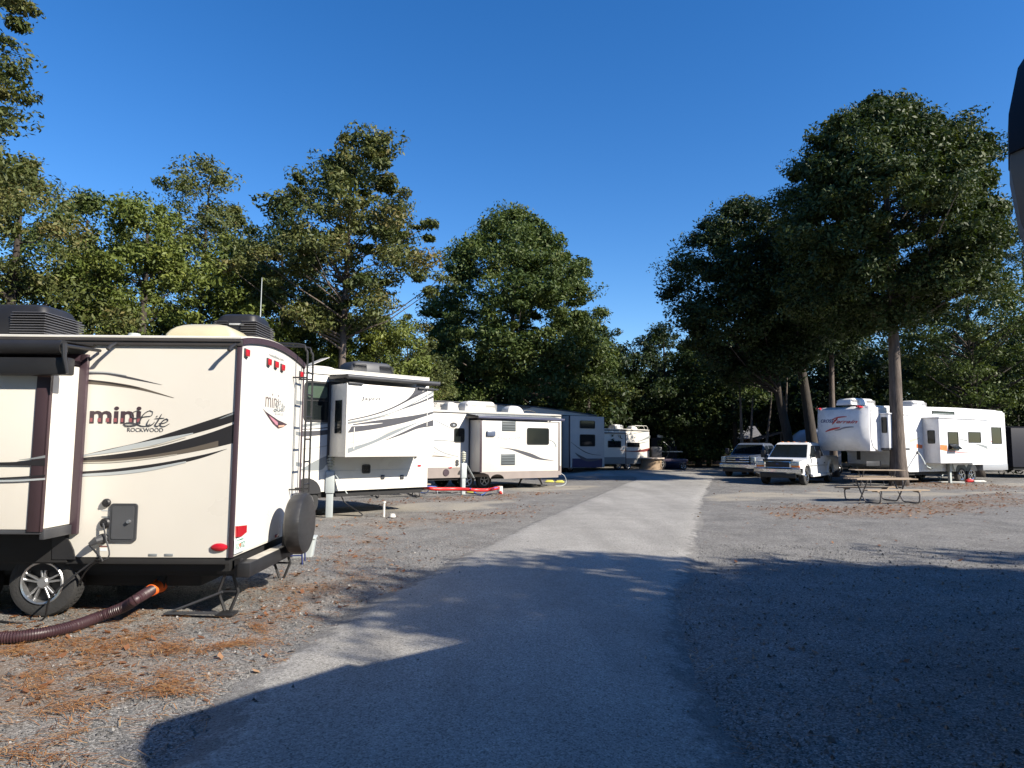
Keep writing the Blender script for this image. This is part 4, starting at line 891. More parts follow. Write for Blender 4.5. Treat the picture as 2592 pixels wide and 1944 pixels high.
c2 = gnd('P',900,560); copy_tree(tb,'picnic table farther back, in shade in front of the big tree trunk',(c2.x+.7,c2.y+1.2,0),R(90-95))
c3 = gnd('Q',330,350); copy_tree(tb,'picnic table mostly hidden beyond the tall white trailer, two bent legs showing',(c3.x-.2,c3.y+.6,0),R(20))
# ================= power pedestals =================
def pedestal(k,bx,by,label,az,hs=1.):
    p = gnd(k,bx,by); f = Fr((p.x,p.y),az); t = thing(f,'power_pedestal',label,'power pedestal','power pedestals beside the trailers')
    MB().box(-.075*hs,.075*hs,-.06,.06,0,1.05,bev=.01).to('post',greyp,t)
    q = MB(); q.box(-.11,.11,-.09,.07,.62,1.18,bev=.015); q = q.to('breaker_box',greyp,t)
    q2 = MB(); q2.loft([[Vector((.09,-.09,1.16)),Vector((.09,.05,1.16)),Vector((.12,.05,1.13)),Vector((.12,-.09,1.13))],[Vector((.42,-.09,.62)),Vector((.42,.05,.62)),Vector((.45,.05,.6)),Vector((.45,-.09,.6))]]); q2.to('hinged_cover',mat('grey_plastic',(0,0,0)),q)
    MB().tube([(0,0,1.18),(0,0,1.26)],.03,8).to('neck',greyp,t)
    b = MB()
    for i,r in enumerate((.07,.1,.1,.1,.1)): b.lathe([(.001,1.25+i*.075),(r,1.25+i*.075),(r*.95,1.29+i*.075),(.05,1.30+i*.075),(.001,1.3+i*.075)],(0,0,0),'z',16)
    b.lathe([(.05,1.24),(.05,1.62),(.001,1.64)],(0,0,0),'z',12)
    b.to('ribbed_lamp',mat('ribbed_lamp',(.5,.5,.4),.3,vary=.3,vscale=30.),t)
    return t
pedestal('D',350,1620,'pale grey power pedestal in front of the tall white trailer',80,1.15)
pedestal('E',593,1580,'pale grey power pedestal behind the red sewer hose, nearest the boxy slide-out',60)
pedestal('H',1098,1280,'grey power pedestal on a small slab between the big tree and the double wheels',60,1.2)
p = gnd('H',1040,1275); b = MB(); b.box(p.x-.9,p.x+1.,p.y-.1,p.y+.35,0,.05,bev=.01); tag(b.to('concrete_slab',mat('pale_concrete',(.5,.5,.48),.8,vary=.1)),'thin pale concrete slab under the right power pedestal','slab')
# cables at the first pedestal
a = gnd('D',350,1600); b = MB(); b.tube([(a.x+.15,a.y,.95),(a.x+.28,a.y,.6),(a.x+.3,a.y+.05,.5),(a.x+.42,a.y+.1,.3),(a.x+.9,a.y-.05,.02),(a.x+.5,a.y-.1,.015),(a.x-.6,a.y+.1,.015)],.016,8,5)
c_ = b.to('power_cable',blackp); tag(c_,'black cable hanging from the pedestal by the tall white trailer','cable')
MB().box(a.x+.25,a.x+.33,a.y,a.y+.08,.52,.66,bev=.015).to('yellow_plug',mat('yellow_plastic',(.7,.65,.15),.4),c_)
# standpipe and cap
a = gnd('D',873,1615); b = MB(); b.tube([(a.x,a.y,0),(a.x,a.y,.36)],.03,10); b.tube([(a.x,a.y,.36),(a.x,a.y,.4)],.045,10); pv = b.to('standpipe',white); tag(pv,'short white plastic standpipe in the gravel before the tall white trailer','pipe')
b = MB(); b.lathe([(.001,.09),(.07,.08),(.09,.0),(.001,0)],(a.x+.22,a.y,0),'z',16); tag(b.to('pipe_cap',white),'white round pipe cap lying beside the standpipe','pipe cap')
# red sewer hose, its supports and blue water hoses by the boxy trailer
def gpath(c,pts): return [gnd(c,x,y,z) for x,y,z in pts]
redh = mat('red_hose',(.6,.03,.03),.35,vary=.1)
P = gpath('E',[(-60,1430,.35),(60,1480,.32),(200,1500,.28),(420,1500,.26),(560,1502,.25),(760,1515,.22),(950,1515,.2),(1080,1490,.26),(1130,1490,.2),(1150,1560,.05)])
P = resample(catmull(P,6),360); b = MB(); b.tube(P,[.062+.004*(i%2) for i in range(360)],10); h = b.to('sewer_hose',redh,smooth=True); tag(h,'bright red ribbed sewer hose strung low between two trailers','hose')
bl = mat('blue_hose',(.05,.16,.55),.35)
def hose(pts,lab_,m=bl,r=.018,z0=None,nm='water_hose'):
    b = MB(); b.tube(gpath('E',pts),r,6,5); o = b.to(nm,m); return tag(o,lab_,'hose')
hose([(-300,1490,.15),(-150,1530,.03),(40,1560,.02),(100,1500,.2),(200,1470,.3),(60,1460,.4)],'blue water hose crossing over the left end of the red sewer hose')
hose([(700,1490,.3),(780,1560,.04),(860,1590,.02),(950,1540,.06),(1040,1490,.3),(1100,1480,.3)],'blue water hose looping over the right end of the red sewer hose')
hose([(160,1560,.02),(300,1545,.03),(420,1555,.03),(540,1550,.02),(700,1560,.02),(860,1580,.02)],'thin dark cable tangled on the ground before the red sewer hose',blackp,.02,nm='cable')
a = gnd('E',700,1555); MB_ = MB(); MB_.box(a.x-.13,a.x+.13,a.y-.06,a.y+.06,0,.1,bev=.02); tag(MB_.to('hose_filter',mat('yellow_plastic',(0,0,0))),'small yellow plastic filter lying by the red sewer hose','filter')
a = gnd('E',1140,1575); b = MB(); b.loft([[Vector((a.x+r*math.cos(k*PI/6),a.y+r*math.sin(k*PI/6),z)) for k in range(12)] for z,r in ((0,.11),(.3,.1),(.3,.08),(.02,.08))]); tag(b.to('sewer_inlet',white),'white sewer inlet at the right end of the red hose','pipe')
for x,z in ((200,.22),(1105,.16)):
    a = gnd('E',x,1560 if x > 500 else 1570); b = MB(); b.tube([(a.x-.05,a.y+.1,0),(a.x,a.y+.15,z),(a.x+.05,a.y+.2,0)],.012,6); b.tube([(a.x-.05,a.y+.25,0),(a.x,a.y+.15,z+.02),(a.x+.05,a.y,0)],.012,6)
    tag(b.to('hose_support',galv),'wire support under the '+('left' if x < 500 else 'right')+' part of the red sewer hose','hose support')
for x,y,m_,nm,lb in ((1870,1400,'yellow_plastic','levelling_block','yellow levelling block on the pad right of the boxy trailer'),(2020,1405,'yellow_plastic','levelling_block','small yellow block farthest right on the pad by the boxy trailer')):
    a = gnd('E',x,y); b = MB(); b.box(a.x-.22,a.x+.22,a.y-.1,a.y+.1,0,.07,bev=.015); b.box(a.x-.16,a.x+.16,a.y-.08,a.y+.08,.07,.11,bev=.015); tag(b.to(nm,mat(m_,(0,0,0))),lb,'levelling block')
a = gnd('H',1340,1275); b = MB(); b.box(a.x-.2,a.x+.2,a.y-.1,a.y+.1,0,.16,bev=.04); b.tube([(a.x-.1,a.y,.16),(a.x-.08,a.y,.2),(a.x+.08,a.y,.2),(a.x+.1,a.y,.16)],.015,6); tag(b.to('fuel_can',redh),'small red can on the gravel by the chrome trailer wheel','can')
for i,(x,lb) in enumerate(((1435,'white bottle lying left of another behind the right pedestal'),(1490,'white bottle lying rightmost on the gravel by the fifth wheel'))):
    a = gnd('H',x,1278); b = MB(); b.lathe([(.001,-.2),(.06,-.19),(.07,-.05),(.07,.12),(.03,.18),(.03,.24),(.001,.24)],(a.x,a.y,.07),'x',12); tag(b.to('bottle',white),lb,'bottle')
# ================= far things =================
# dark camper with curved front beyond the red-striped trailer
P_ = atY('L',420,300,60.); F7 = Fr((P_.x,P_.y),100)
t7 = thing(F7,'camper_van','dark camper with pale sloping roof in deep shade beyond the red-striped trailer','camper')
def lx(x,y): h = F7.hit('L',x,y,1,0.); return h.x,h.z
prof = [lx(230,230),lx(350,215),lx(520,235),lx(640,270),lx(690,330),lx(735,400),lx(740,480)]; zl = .7
pr = [(prof[0][0],zl)]+prof+[(prof[-1][0],zl)]
b = MB(); A = b.verts([Vector((x,0,z)) for x,z in pr]); B = b.verts([Vector((x,2.4,z)) for x,z in pr]); b.face(A); b.face(B[::-1])
for i in range(len(pr)): b.face((A[i],A[(i+1)%len(pr)],B[(i+1)%len(pr)],B[i]))
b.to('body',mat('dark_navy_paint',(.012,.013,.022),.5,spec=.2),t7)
b = MB(); rt = [(x,z+.02) for x,z in prof[1:5]]; b.loft([[Vector((x,-.02,z)),Vector((x,2.42,z)),Vector((x,2.42,z+.22)),Vector((x,-.02,z+.22))] for x,z in rt]); b.to('roof',white,t7)
q = [lx(360,260),lx(620,300),lx(690,400),lx(380,400)]; MB().plate(q,'y',0,.01).to('side_window',glassd,t7)
MB().box(lx(430,490)[0],lx(850,490)[0],-.05,0,lx(430,500)[1]-.03,lx(430,490)[1]+.02).to('trim_rail',alu,t7)
for x in (300,640): 
    h = lx(x,700); wheel(t7,h[0],.1,.36,.36,.22,-1,5,simple=True)
# round table, small wagon with clutter, blue tarp
a = gnd('L',270,865); f = Fr((a.x,a.y),90); t8 = thing(f,'spool_table','tan drum table by the ladder of the farthest cream trailer','table')
b = MB(); b.lathe([(.001,0),(1.0,0),(.85,.3),(.85,.85),(.001,.85)],(0,.9,0),'z',28); b.to('drum',mat('tan_wicker',(.3,.21,.13),.7,vary=.2,bump=.3),t8)
MB().lathe([(.001,.85),(1.05,.85),(1.05,.95),(.001,.95)],(0,.9,0),'z',28).to('table_top',mat('pale_boards',(.5,.42,.35),.7,vary=.2),t8)
a = gnd('L',420,862); f = Fr((a.x,a.y+.2),90); t9 = thing(f,'utility_cart','small cluttered utility cart with one white wheel beside the drum table','cart')
wheel(t9,0,0,.42,.42,.2,-1,5,simple=True,rimm=white); wheel(t9,1.8,0.,.3,.3,.2,-1,5,simple=True)
MB().box(-.9,2.2,.1,1.2,.65,.85,bev=.04).to('deck',mat('mauve_paint',(.12,.09,.12),.5),t9)
MB().box(-.6,.2,.2,1.,.85,1.8,bev=.1).to('seat_back',dkgrey,t9)
MB().tube([(.5,.2,.85),(.9,.2,1.7),(.3,.2,2.2)],.03,6).to('handle',dkgrey,t9)
a = gnd('L',620,850); f = Fr((a.x,a.y+.3),90); t10 = tag(MB().box(a.x-1.9,a.x+1.4,a.y+.2,a.y+1.6,0,.75,bev=.3,seg=3).to('tarp_cover',mat('blue_tarp',(.015,.025,.07),.5,bump=.4,bscale=4.)),'low dark blue tarpaulin over a heap right of the cart','tarpaulin')
# polished rounded trailer behind the pickups
P_ = atY('G',1080,650,47.); F8 = Fr((P_.x,P_.y),115); t11 = thing(F8,'polished_trailer','polished silver rounded travel trailer behind the pickups, under the trees','travel trailer')
def gx(x,y): h = F8.hit('G',x,y,1,0.); return h.x,h.z
zt8 = gx(1100,605)[1]; rings = []
xl8 = gx(935,700)[0]; xr8 = gx(1300,700)[0]+1.5
for x,k in ((xl8,.0),(xl8+.05,.55),(xl8+.3,.8),(xl8+.8,.95),(xl8+1.5,1.),(xr8,1.)):
    rings.append([Vector((x,1.2-1.2*k*math.cos(a),.6+(zt8-.6)*k*max(0,math.sin(a))**.6 if True else 0)) for a in [PI*j/12 for j in range(13)]])
b = MB(); b.loft(rings[1:]); b.to('shell',mat('polished_aluminium',(.32,.35,.4),.35,metal=.2,vary=.05),t11)
MB().box(xl8+.5,xr8,.1,2.3,.45,.62).to('underbody',chass,t11)
for x in (xl8+2.2,xl8+3.1): wheel(t11,x,.05,.36,.36,.2,-1,5,simple=True)
q = MB(); q.box(xl8+1.2,xl8+2.2,-.02,.06,1.3,1.8,bev=.03); q.to('window',glassd,t11)
# brown shelter roof left of it
P_ = atY('G',900,700,56.); F9 = Fr((P_.x,P_.y),100); t12 = thing(F9,'shelter','low open shelter with brown sloping roof among trunks behind the pickups','shelter')
x0 = F9.hit('G',560,700,1,0).x; zA = F9.hit('G',880,640,1,0).z; zB = F9.hit('G',560,730,1,0).z
MB().loft([[Vector((x0,y,zB)),Vector((0,y,zA)),Vector((0,y,zA-.15)),Vector((x0,y,zB-.15))] for y in (0,4)]).to('roof',mat('brown_shingle',(.16,.11,.09),.8,vary=.2),t12)
for x in (x0+.2,-.2):
    for y in (.2,3.8): MB().box(x-.08,x+.08,y-.08,y+.08,0,zB-.1 if x < -1 else zA-.12).to('post',mat('dark_wood',(.1,.07,.05),.8),t12)
# dark bus-like trailer at the right edge
P_ = atY('H',1790,600,43.); F10 = Fr((P_.x+.3,P_.y),85); t13 = thing(F10,'dark_trailer','dark navy enclosed trailer in shadow at the right edge behind the fifth wheel','trailer')
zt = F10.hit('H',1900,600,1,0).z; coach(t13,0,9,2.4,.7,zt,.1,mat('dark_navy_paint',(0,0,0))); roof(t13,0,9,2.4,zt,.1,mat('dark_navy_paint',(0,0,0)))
MB().box(0.1,8.8,.1,2.3,.5,.7).to('underbody',chass,t13)
for x in (4.2,5.2): wheel(t13,x,.08,.36,.36,.22,-1,5,simple=True)
# pale cabin with grass behind the middle trunks
P_ = atY('L',750,560,75.); F11 = Fr((P_.x,P_.y),92); t14 = thing(F11,'cabin','small brick-red cabin with grey roof far behind the trunks','cabin')
MB().box(-1,9,0,5,0,2.7).to('wall',mat('brick_red',(.42,.24,.2),.8,vary=.2,vscale=2.),t14)
MB().loft([[Vector((-1.4,-.5,2.7)),Vector((-1.4,2.5,4.2)),Vector((-1.4,5.5,2.7))],[Vector((9.4,-.5,2.7)),Vector((9.4,2.5,4.2)),Vector((9.4,5.5,2.7))]]).to('roof',mat('grey_shingle',(.12,.12,.13),.8,vary=.2),t14)
for x in (1.,5.5): window(t14,x,x+1.4,1.,2.1,'y',0.,r=.02,fm=white)
# small parked car seen between trunks
P_ = gnd('L',1280,800); F12 = Fr((P_.x,P_.y+14),95); t15 = thing(F12,'parked_car','small dark car far away between the trunks, with a pale silver cabin','car')
b = MB(); b.box(-2.1,2.1,0,1.75,.3,.85,bev=.12); b.to('body',mat('grey_car_paint',(.12,.12,.14),.3,coat=.5),t15)
b = MB(); b.loft([[Vector((-1.5,.08,.83)),Vector((1.3,.08,.83)),Vector((1.3,1.67,.83)),Vector((-1.5,1.67,.83))],[Vector((-1.,.25,1.4)),Vector((.7,.25,1.4)),Vector((.7,1.5,1.4)),Vector((-1.,1.5,1.4))]]); b.to('cabin',alup,t15)  # cabin in one pale silver tone
for x in (-1.3,1.3): wheel(t15,x,.1,.32,.32,.2,-1,5,simple=True)
# ================= motorhome just outside the right edge, its nose in view =================
FM = Fr((1.74,2.3),50)   # x axis runs from its nose to its tail, y = 0 is the side toward the road
tm = thing(FM,'motorhome','pale grey motorhome nose with dark wraparound window rising at the right edge','motorhome')
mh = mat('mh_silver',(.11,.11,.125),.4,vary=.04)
ww = 2.4
def capring(z,bx,ins):
    r_ = []
    for k in range(13):
        tt = k/12; a = PI*tt; r_.append(Vector((-.0-bx*math.sin(a)**.5+ins, (1-math.cos(a))/2*-(ww-2*ins*.4)-ins*.4, z)))
    r_ += [Vector((1.6,-ww,z)),Vector((1.6,0,z))]; return r_
mh_prof = ((2.22,.0,.55),(2.3,.1,.32),(2.45,.22,.14),(2.65,.3,.05),(2.83,.32,.02),(3.02,.31,.03),(3.2,.28,.08),(3.33,.24,.17),(3.4,.15,.35),(3.43,.1,.55))
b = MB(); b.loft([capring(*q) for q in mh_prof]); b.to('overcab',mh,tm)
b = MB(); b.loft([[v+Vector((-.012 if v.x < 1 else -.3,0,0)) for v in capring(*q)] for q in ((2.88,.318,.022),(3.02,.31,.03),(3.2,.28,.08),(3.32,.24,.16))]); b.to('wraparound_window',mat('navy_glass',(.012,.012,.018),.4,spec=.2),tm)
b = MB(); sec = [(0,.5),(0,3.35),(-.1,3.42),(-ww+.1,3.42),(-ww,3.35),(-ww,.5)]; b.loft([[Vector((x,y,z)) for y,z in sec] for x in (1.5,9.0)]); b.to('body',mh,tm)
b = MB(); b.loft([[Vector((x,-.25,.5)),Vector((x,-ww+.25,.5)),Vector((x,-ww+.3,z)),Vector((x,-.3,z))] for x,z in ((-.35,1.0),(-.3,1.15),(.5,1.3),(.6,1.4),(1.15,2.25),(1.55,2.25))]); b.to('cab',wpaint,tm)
for y in (-.12,-ww+.12):
    wheel(tm,.45,y-.08 if y < -1 else y-.2,.4,.4,.25,1 if y > -1 else -1,6,simple=True); wheel(tm,6.6,y,.4,.4,.25,1 if y > -1 else -1,6,simple=True)
MB().box(-.5,-.35,-ww+.2,-.2,.4,.6,bev=.03).to('bumper',chrome,tm)
# ================= trees =================
def leafmat(name,c1,c2,c3):
    m = bpy.data.materials.new(name); m.use_nodes = True; n = m.node_tree.nodes; l = m.node_tree.links; n.clear()
    out = n.new('ShaderNodeOutputMaterial'); d = n.new('ShaderNodeBsdfPrincipled'); t = n.new('ShaderNodeBsdfTranslucent'); mx = n.new('ShaderNodeMixShader')
    at = n.new('ShaderNodeAttribute'); at.attribute_name = 'tint'; cr = n.new('ShaderNodeValToRGB'); e = cr.color_ramp.elements
    e[0].color = (*c1,1); e[1].color = (*c3,1); e[1].position = 1; q = cr.color_ramp.elements.new(.55); q.color = (*c2,1)
    l.new(at.outputs['Fac'],cr.inputs[0]); l.new(cr.outputs[0],d.inputs['Base Color']); d.inputs['Roughness'].default_value = .55; d.inputs['Specular IOR Level'].default_value = .25
    g = n.new('ShaderNodeVectorMath'); g.operation = 'MULTIPLY'; g.inputs[1].default_value = (1.3,1.35,.5); l.new(cr.outputs[0],g.inputs[0]); l.new(g.outputs[0],t.inputs[0])
    mx.inputs[0].default_value = .16; l.new(d.outputs[0],mx.inputs[1]); l.new(t.outputs[0],mx.inputs[2]); l.new(mx.outputs[0],out.inputs[0]); return m
leafA = leafmat('leaves_green',(0.037,0.061,0.016),(0.077,0.106,0.027),(0.144,0.157,0.048))
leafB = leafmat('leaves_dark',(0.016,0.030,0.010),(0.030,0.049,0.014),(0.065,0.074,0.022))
leafE = leafmat('leaves_deep_green',(0.023,0.038,0.011),(0.048,0.070,0.020),(0.109,0.122,0.039))
leafC = leafmat('leaves_rusty',(0.050,0.070,0.021),(0.104,0.117,0.037),(0.191,0.144,0.052))
leafD = leafmat('leaves_yellow_green',(0.065,0.096,0.019),(0.126,0.152,0.033),(0.191,0.209,0.048))
bark = mat('bark',(.125,.1,.085),.9,vary=.5,vscale=3.,bump=1.,bscale=9.,stretch=(3,3,.5))
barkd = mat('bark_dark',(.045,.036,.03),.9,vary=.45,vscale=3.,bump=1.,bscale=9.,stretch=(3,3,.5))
def crown_pts(rg, prof, clumps, cr, skew=None, noise=.28, inner=.25, flat=.62):
    zs = np.array([p[0] for p in prof]); rs = np.array([p[1] for p in prof])
    zz = np.linspace(zs[0],zs[-1],60); w = np.interp(zz,zs,rs)+.15; w /= w.sum()
    z = rg.choice(zz,clumps,p=w)+rg.uniform(-.2,.2,clumps); a = rg.uniform(0,2*PI,clumps)
    ph = rg.uniform(0,6.28,5)
    lump = 1+noise*(.5*np.sin(2*a+ph[0]+z*.45)+.35*np.sin(3*a+ph[1]-z*.9)+.4*np.sin(5*a+ph[2]+z*1.3)+.3*np.sin(z*1.7+ph[3]))
    Rr = np.interp(z,zs,rs)*lump; u = rg.random(clumps); q = np.where(rg.random(clumps) < inner, np.sqrt(u)*.75, .72+.3*u**.7)
    r = np.maximum(.05,Rr-cr*.5)*q; C = np.stack([r*np.cos(a),r*np.sin(a),z],1)
    if skew: C[:,0] += np.interp(z,[k[0] for k in skew],[k[1] for k in skew])
    return C
def leaves(rg, C, cr, per, leaf, flat=.62, spread=1.):
    n = len(C); k = rg.poisson(per,n); idx = np.repeat(np.arange(n),k); N = len(idx)
    sc = (rg.uniform(.4,1.5,n)**1.1)[idx]*cr; d = rg.normal(size=(N,3)); d /= np.linalg.norm(d,axis=1)[:,None]; rr = rg.random(N)**.45
    ctr = C.mean(0); o_ = C-ctr; o_ /= (np.linalg.norm(o_,axis=1)[:,None]+1e-6); o_ = o_+rg.normal(0,.45,(n,3)); o_[:,2] *= .6; o_ /= np.linalg.norm(o_,axis=1)[:,None]
    el = np.where(rg.random(n) < .3,rg.uniform(.3,1.,n),rg.uniform(0,.25,n))[idx]; oi = o_[idx]; dd = d*np.array([1,1,flat]); pr_ = (dd*oi).sum(1)
    thin = 1/(1+el*.45); P = C[idx]+(dd*thin[:,None]+oi*(pr_*el)[:,None])*(rr*sc)[:,None]
    nrm = rg.normal(size=(N,3))*.75+d*.55+np.array([0,0,.55]); nrm /= np.linalg.norm(nrm,axis=1)[:,None]
    t = np.cross(nrm,rg.normal(size=(N,3))); t /= np.linalg.norm(t,axis=1)[:,None]; b = np.cross(nrm,t)
    s = leaf*rg.uniform(.6,1.3,N)*rg.uniform(.75,1.25,n)[idx]; L = t*s[:,None]; Wd = b*(s*.42)[:,None]
    V = np.stack([P-L*.5, P+Wd*.5+nrm*(s*.06)[:,None], P+L*.5, P-Wd*.5+nrm*(s*.06)[:,None]],1).reshape(-1,3)
    tint = np.clip(rg.normal(.42,.16,n)[idx]+rg.normal(0,.13,N),0,1)
    return V, np.repeat(tint,4)
def leafmesh(name,V,T,m):
    me = bpy.data.meshes.new(name); nv = len(V); nf = nv//4
    me.vertices.add(nv); me.vertices.foreach_set('co',V.astype(np.float32).ravel()); me.loops.add(nv); me.loops.foreach_set('vertex_index',np.arange(nv,dtype=np.int32))
    me.polygons.add(nf); me.polygons.foreach_set('loop_start',np.arange(0,nv,4,dtype=np.int32)); me.polygons.foreach_set('loop_total',np.full(nf,4,dtype=np.int32))
    at = me.attributes.new('tint','FLOAT','POINT'); at.data.foreach_set('value',T.astype(np.float32)); me.update(); me.materials.append(m); return me
def trunkmesh(rg, h, r, C, m, lean=(0,0), limbs=26, curve=.15, fork=None, ltop=.92, cb=.3):
    b = MB(); pts = []; ph = rg.uniform(0,6.28,2); n = 12
    def axis(t): return Vector((lean[0]*t+curve*math.sin(t*4+ph[0])*t, lean[1]*t+curve*math.sin(t*3.3+ph[1])*t, h*t))
    pts = [axis(i/n*ltop) for i in range(n+1)]; rad = [r*1.35,r*1.05]+[r*(1-.82*(i/n)**1.2) for i in range(2,n+1)]
    b.tube(pts,rad,10,2)
    zc = C[:,2]; order = rg.permutation(len(C))[:limbs]
    for i in order:
        c = Vector(C[i]); t0 = max(cb,min(.88,(c.z-math.hypot(c.x,c.y)*.55)/h)); p0 = axis(t0)
        if (c-p0).length < .5: continue
        mid = p0.lerp(c,.5)+Vector((0,0,-.06*(c-p0).length+rg.uniform(-.2,.3))); rr = r*(1-.8*t0)*.42
        b.tube([p0,p0.lerp(mid,.5)+Vector((0,0,.05)),mid,mid.lerp(c,.55),c],[rr,rr*.75,rr*.5,rr*.32,.015],5)
    return b
SEED = [100]
def tree(name,label,X,Y,h,prof,leaf,m,clumps,per,cr,r=.3,bm=None,lean=(0,0),skew=None,limbs=26,noise=.28,inner=.25,group=None,fork=None,rz=0,z0=0,cat='tree',cb=.3,ltop=.92,curve=.15,flat=.62):
    SEED[0] += 1; rg = np.random.default_rng(SEED[0])
    o = empty(name,(X,Y,z0),rz,label,cat,group)
    C = crown_pts(rg,prof,clumps,cr,skew,noise,inner); V,T = leaves(rg,C,cr,per,leaf,flat)
    c = bpy.data.objects.new('crown',leafmesh('crown',V,T,m)); COL.objects.link(c); c.parent = o
    tk = trunkmesh(rg,h,r,C,bm,lean,limbs,curve,fork,ltop,cb); tk.to('trunk',bm or bark,o,smooth=True); return o
def XY(x,Y): d = ray(px('V',x,948)); return d.x/d.y*Y
G_ = 'trees around the campground'
# hero oaks (x in view pixels at the horizon row, distance)
# D: tall thinning tree
Y=33.; tree('oak_tree','tall tree with thinning rusty top and bare pale trunk behind the tall white trailer',XY(735,Y),Y,17.6,[(7.2,1.2),(8.,2.8),(9.4,3.9),(11,4.3),(12.5,4.0),(14,3.5),(15.2,2.6),(16.4,1.9),(17.6,.9)],.23,leafC,210,230,.75,.24,bark,skew=[(7,-.2),(11,-.5),(14,-.2),(17.6,.9)],noise=.42,limbs=60,group=G_)
# dark mass behind D
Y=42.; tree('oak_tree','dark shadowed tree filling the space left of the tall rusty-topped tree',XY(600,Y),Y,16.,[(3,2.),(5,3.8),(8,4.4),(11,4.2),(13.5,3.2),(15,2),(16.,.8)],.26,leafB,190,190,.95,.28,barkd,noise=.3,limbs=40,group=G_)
# C slender
Y=38.; tree('pine_tree','slender open-crowned tree with dark trunk left of the tall rusty-topped tree',XY(422,Y),Y,18.4,[(5,3.2),(8,3.8),(11,3.5),(13.5,3.2),(15.5,2.6),(17.2,1.6),(18.4,.5)],.22,leafC,210,180,.8,.2,barkd,skew=[(5,.5),(17,-.2)],noise=.5,limbs=70,group=G_)
# B left masses
Y=30.; tree('oak_tree','bushy yellow-green tree rising behind the cream trailer roof vent',XY(290,Y),Y,13.,[(1.5,3),(4,4.4),(7.5,4.4),(10.2,3.3),(12,2.),(13.,.6)],.21,leafD,260,210,.8,.3,barkd,noise=.34,limbs=30,group=G_)
Y=34.; tree('oak_tree','rounded green tree second from the left edge',XY(150,Y),Y,14.6,[(1.5,3),(5,4.4),(9,4.4),(11.8,3.4),(13.6,2.1),(14.6,.7)],.22,leafA,250,200,.85,.3,barkd,noise=.34,limbs=40,group=G_)
Y=27.; tree('oak_tree','grey-green loose tree at the far left edge behind the trailer',XY(0,Y),Y,13.4,[(1.5,3),(5,4.0),(8.5,3.9),(11.5,2.9),(13.4,.8)],.2,leafC,200,180,.8,.3,barkd,noise=.4,limbs=50,group=G_)
Y=26.; tree('oak_tree','low yellow-green tree between roof dome and ladder of the near trailer',XY(490,Y+8),Y+8,12.4,[(1.5,2.5),(4,3.6),(7.5,3.4),(10.5,2.4),(12.4,.7)],.22,leafD,150,190,.8,.2,barkd,noise=.36,limbs=30,group=G_)
# A near-left overhanging branches
Y=15.; tree('oak_tree','near tree whose drooping branches hang into the upper left corner',XY(-215,Y)-4.7,Y,17,[(7.3,4.2),(8.,6.2),(9,6.1),(9.7,5.5),(10.15,4.8),(10.6,5.9),(12,6.1),(14,5),(17,2.5)],.16,leafC,760,200,.6,.35,barkd,noise=.22,limbs=60,group=G_)
# bright understory behind the tall white trailer
for i,(x,Y,h,w_,mm,lb) in enumerate(((650,37,8.4,3.2,leafD,'yellow-green understorey tree just left of the bare pale trunk'),(810,38,9.6,3.4,leafD,'yellow-green understorey tree just right of the bare pale trunk'),(880,43,10.2,3.2,leafC,'thin greyish tree between the pale trunk and the large round oak'))):
    tree('understorey_tree',lb,XY(x,Y),Y,h,[(1.5,w_*.8),(4,w_),(6.5,w_*.95),(h-1.4,w_*.6),(h,.5)],.2,mm,170,180,.72,.12,barkd,noise=.35,limbs=30,group=G_)
# F large round oak
def sc_(pr,k): return [((z-1.9)*k+1.9,r_*k) for z,r_ in pr]
Y=54.; tree('oak_tree','large round dense oak in the middle, behind the boxy cream trailer',XY(1106,Y),Y,20.6,sc_([(3.6,4.2),(5.2,5.8),(8,6.5),(11,6.3),(13.2,5.5),(15.2,4.3),(16.8,2.9),(18.,1.)],1.174),.3,leafA,640,240,1.05,.36,bark,noise=.12,limbs=60,inner=.15,group=G_)
Y=61.; tree('oak_tree','lower lighter green tree leaning on the right flank of the round oak',XY(1258,Y),Y,12.5,[(3.2,2.6),(6,4.),(9.5,3.4),(12.5,.8)],.3,leafD,150,190,1.05,.2,bark,noise=.25,limbs=30,group=G_)
# I big right oak
Y=33.8; tree('oak_tree','massive dark oak on the right with tall straight trunk beside the picnic tables',XY(1938,Y),Y,20.,[(8.,1.6),(9.2,4.0),(10.6,5.3),(12.4,5.8),(14.4,5.6),(16.3,4.8),(18.,3.4),(19.2,1.9),(20.,.7)],.22,leafE,760,270,.8,.35,bark,skew=[(7,-1.6),(10,-.7),(13,-.1),(17,.1),(19,-.5)],noise=.17,inner=.12,limbs=60,cb=.42,curve=.1,group=G_)
# H right mid oak
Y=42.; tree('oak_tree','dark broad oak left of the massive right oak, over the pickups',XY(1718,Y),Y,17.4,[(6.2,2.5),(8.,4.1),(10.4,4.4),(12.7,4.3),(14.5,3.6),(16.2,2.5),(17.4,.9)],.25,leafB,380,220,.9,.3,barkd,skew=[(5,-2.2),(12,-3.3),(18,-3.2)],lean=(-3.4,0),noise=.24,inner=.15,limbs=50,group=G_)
Y=41.; tree('oak_tree','leaning double-trunked tree between the silver pickup and the fifth wheel nose',XY(1762,Y),Y,15.2,[(7,1.8),(9,3.2),(11.5,3.7),(13.5,2.8),(15.2,1.)],.24,leafB,200,200,.85,.36,barkd,lean=(-1.3,1),skew=[(7,-1.3),(15,-1.5)],noise=.3,limbs=40,group=G_)
Y=47.; tree('oak_tree','slim straight-trunked tree directly above the fifth wheel nose',XY(1800,Y-4),Y-4,14.5,[(8,1.6),(10,3.2),(12.5,3.),(14.5,1.)],.25,leafB,150,190,.9,.24,bark,noise=.3,limbs=30,group=G_)
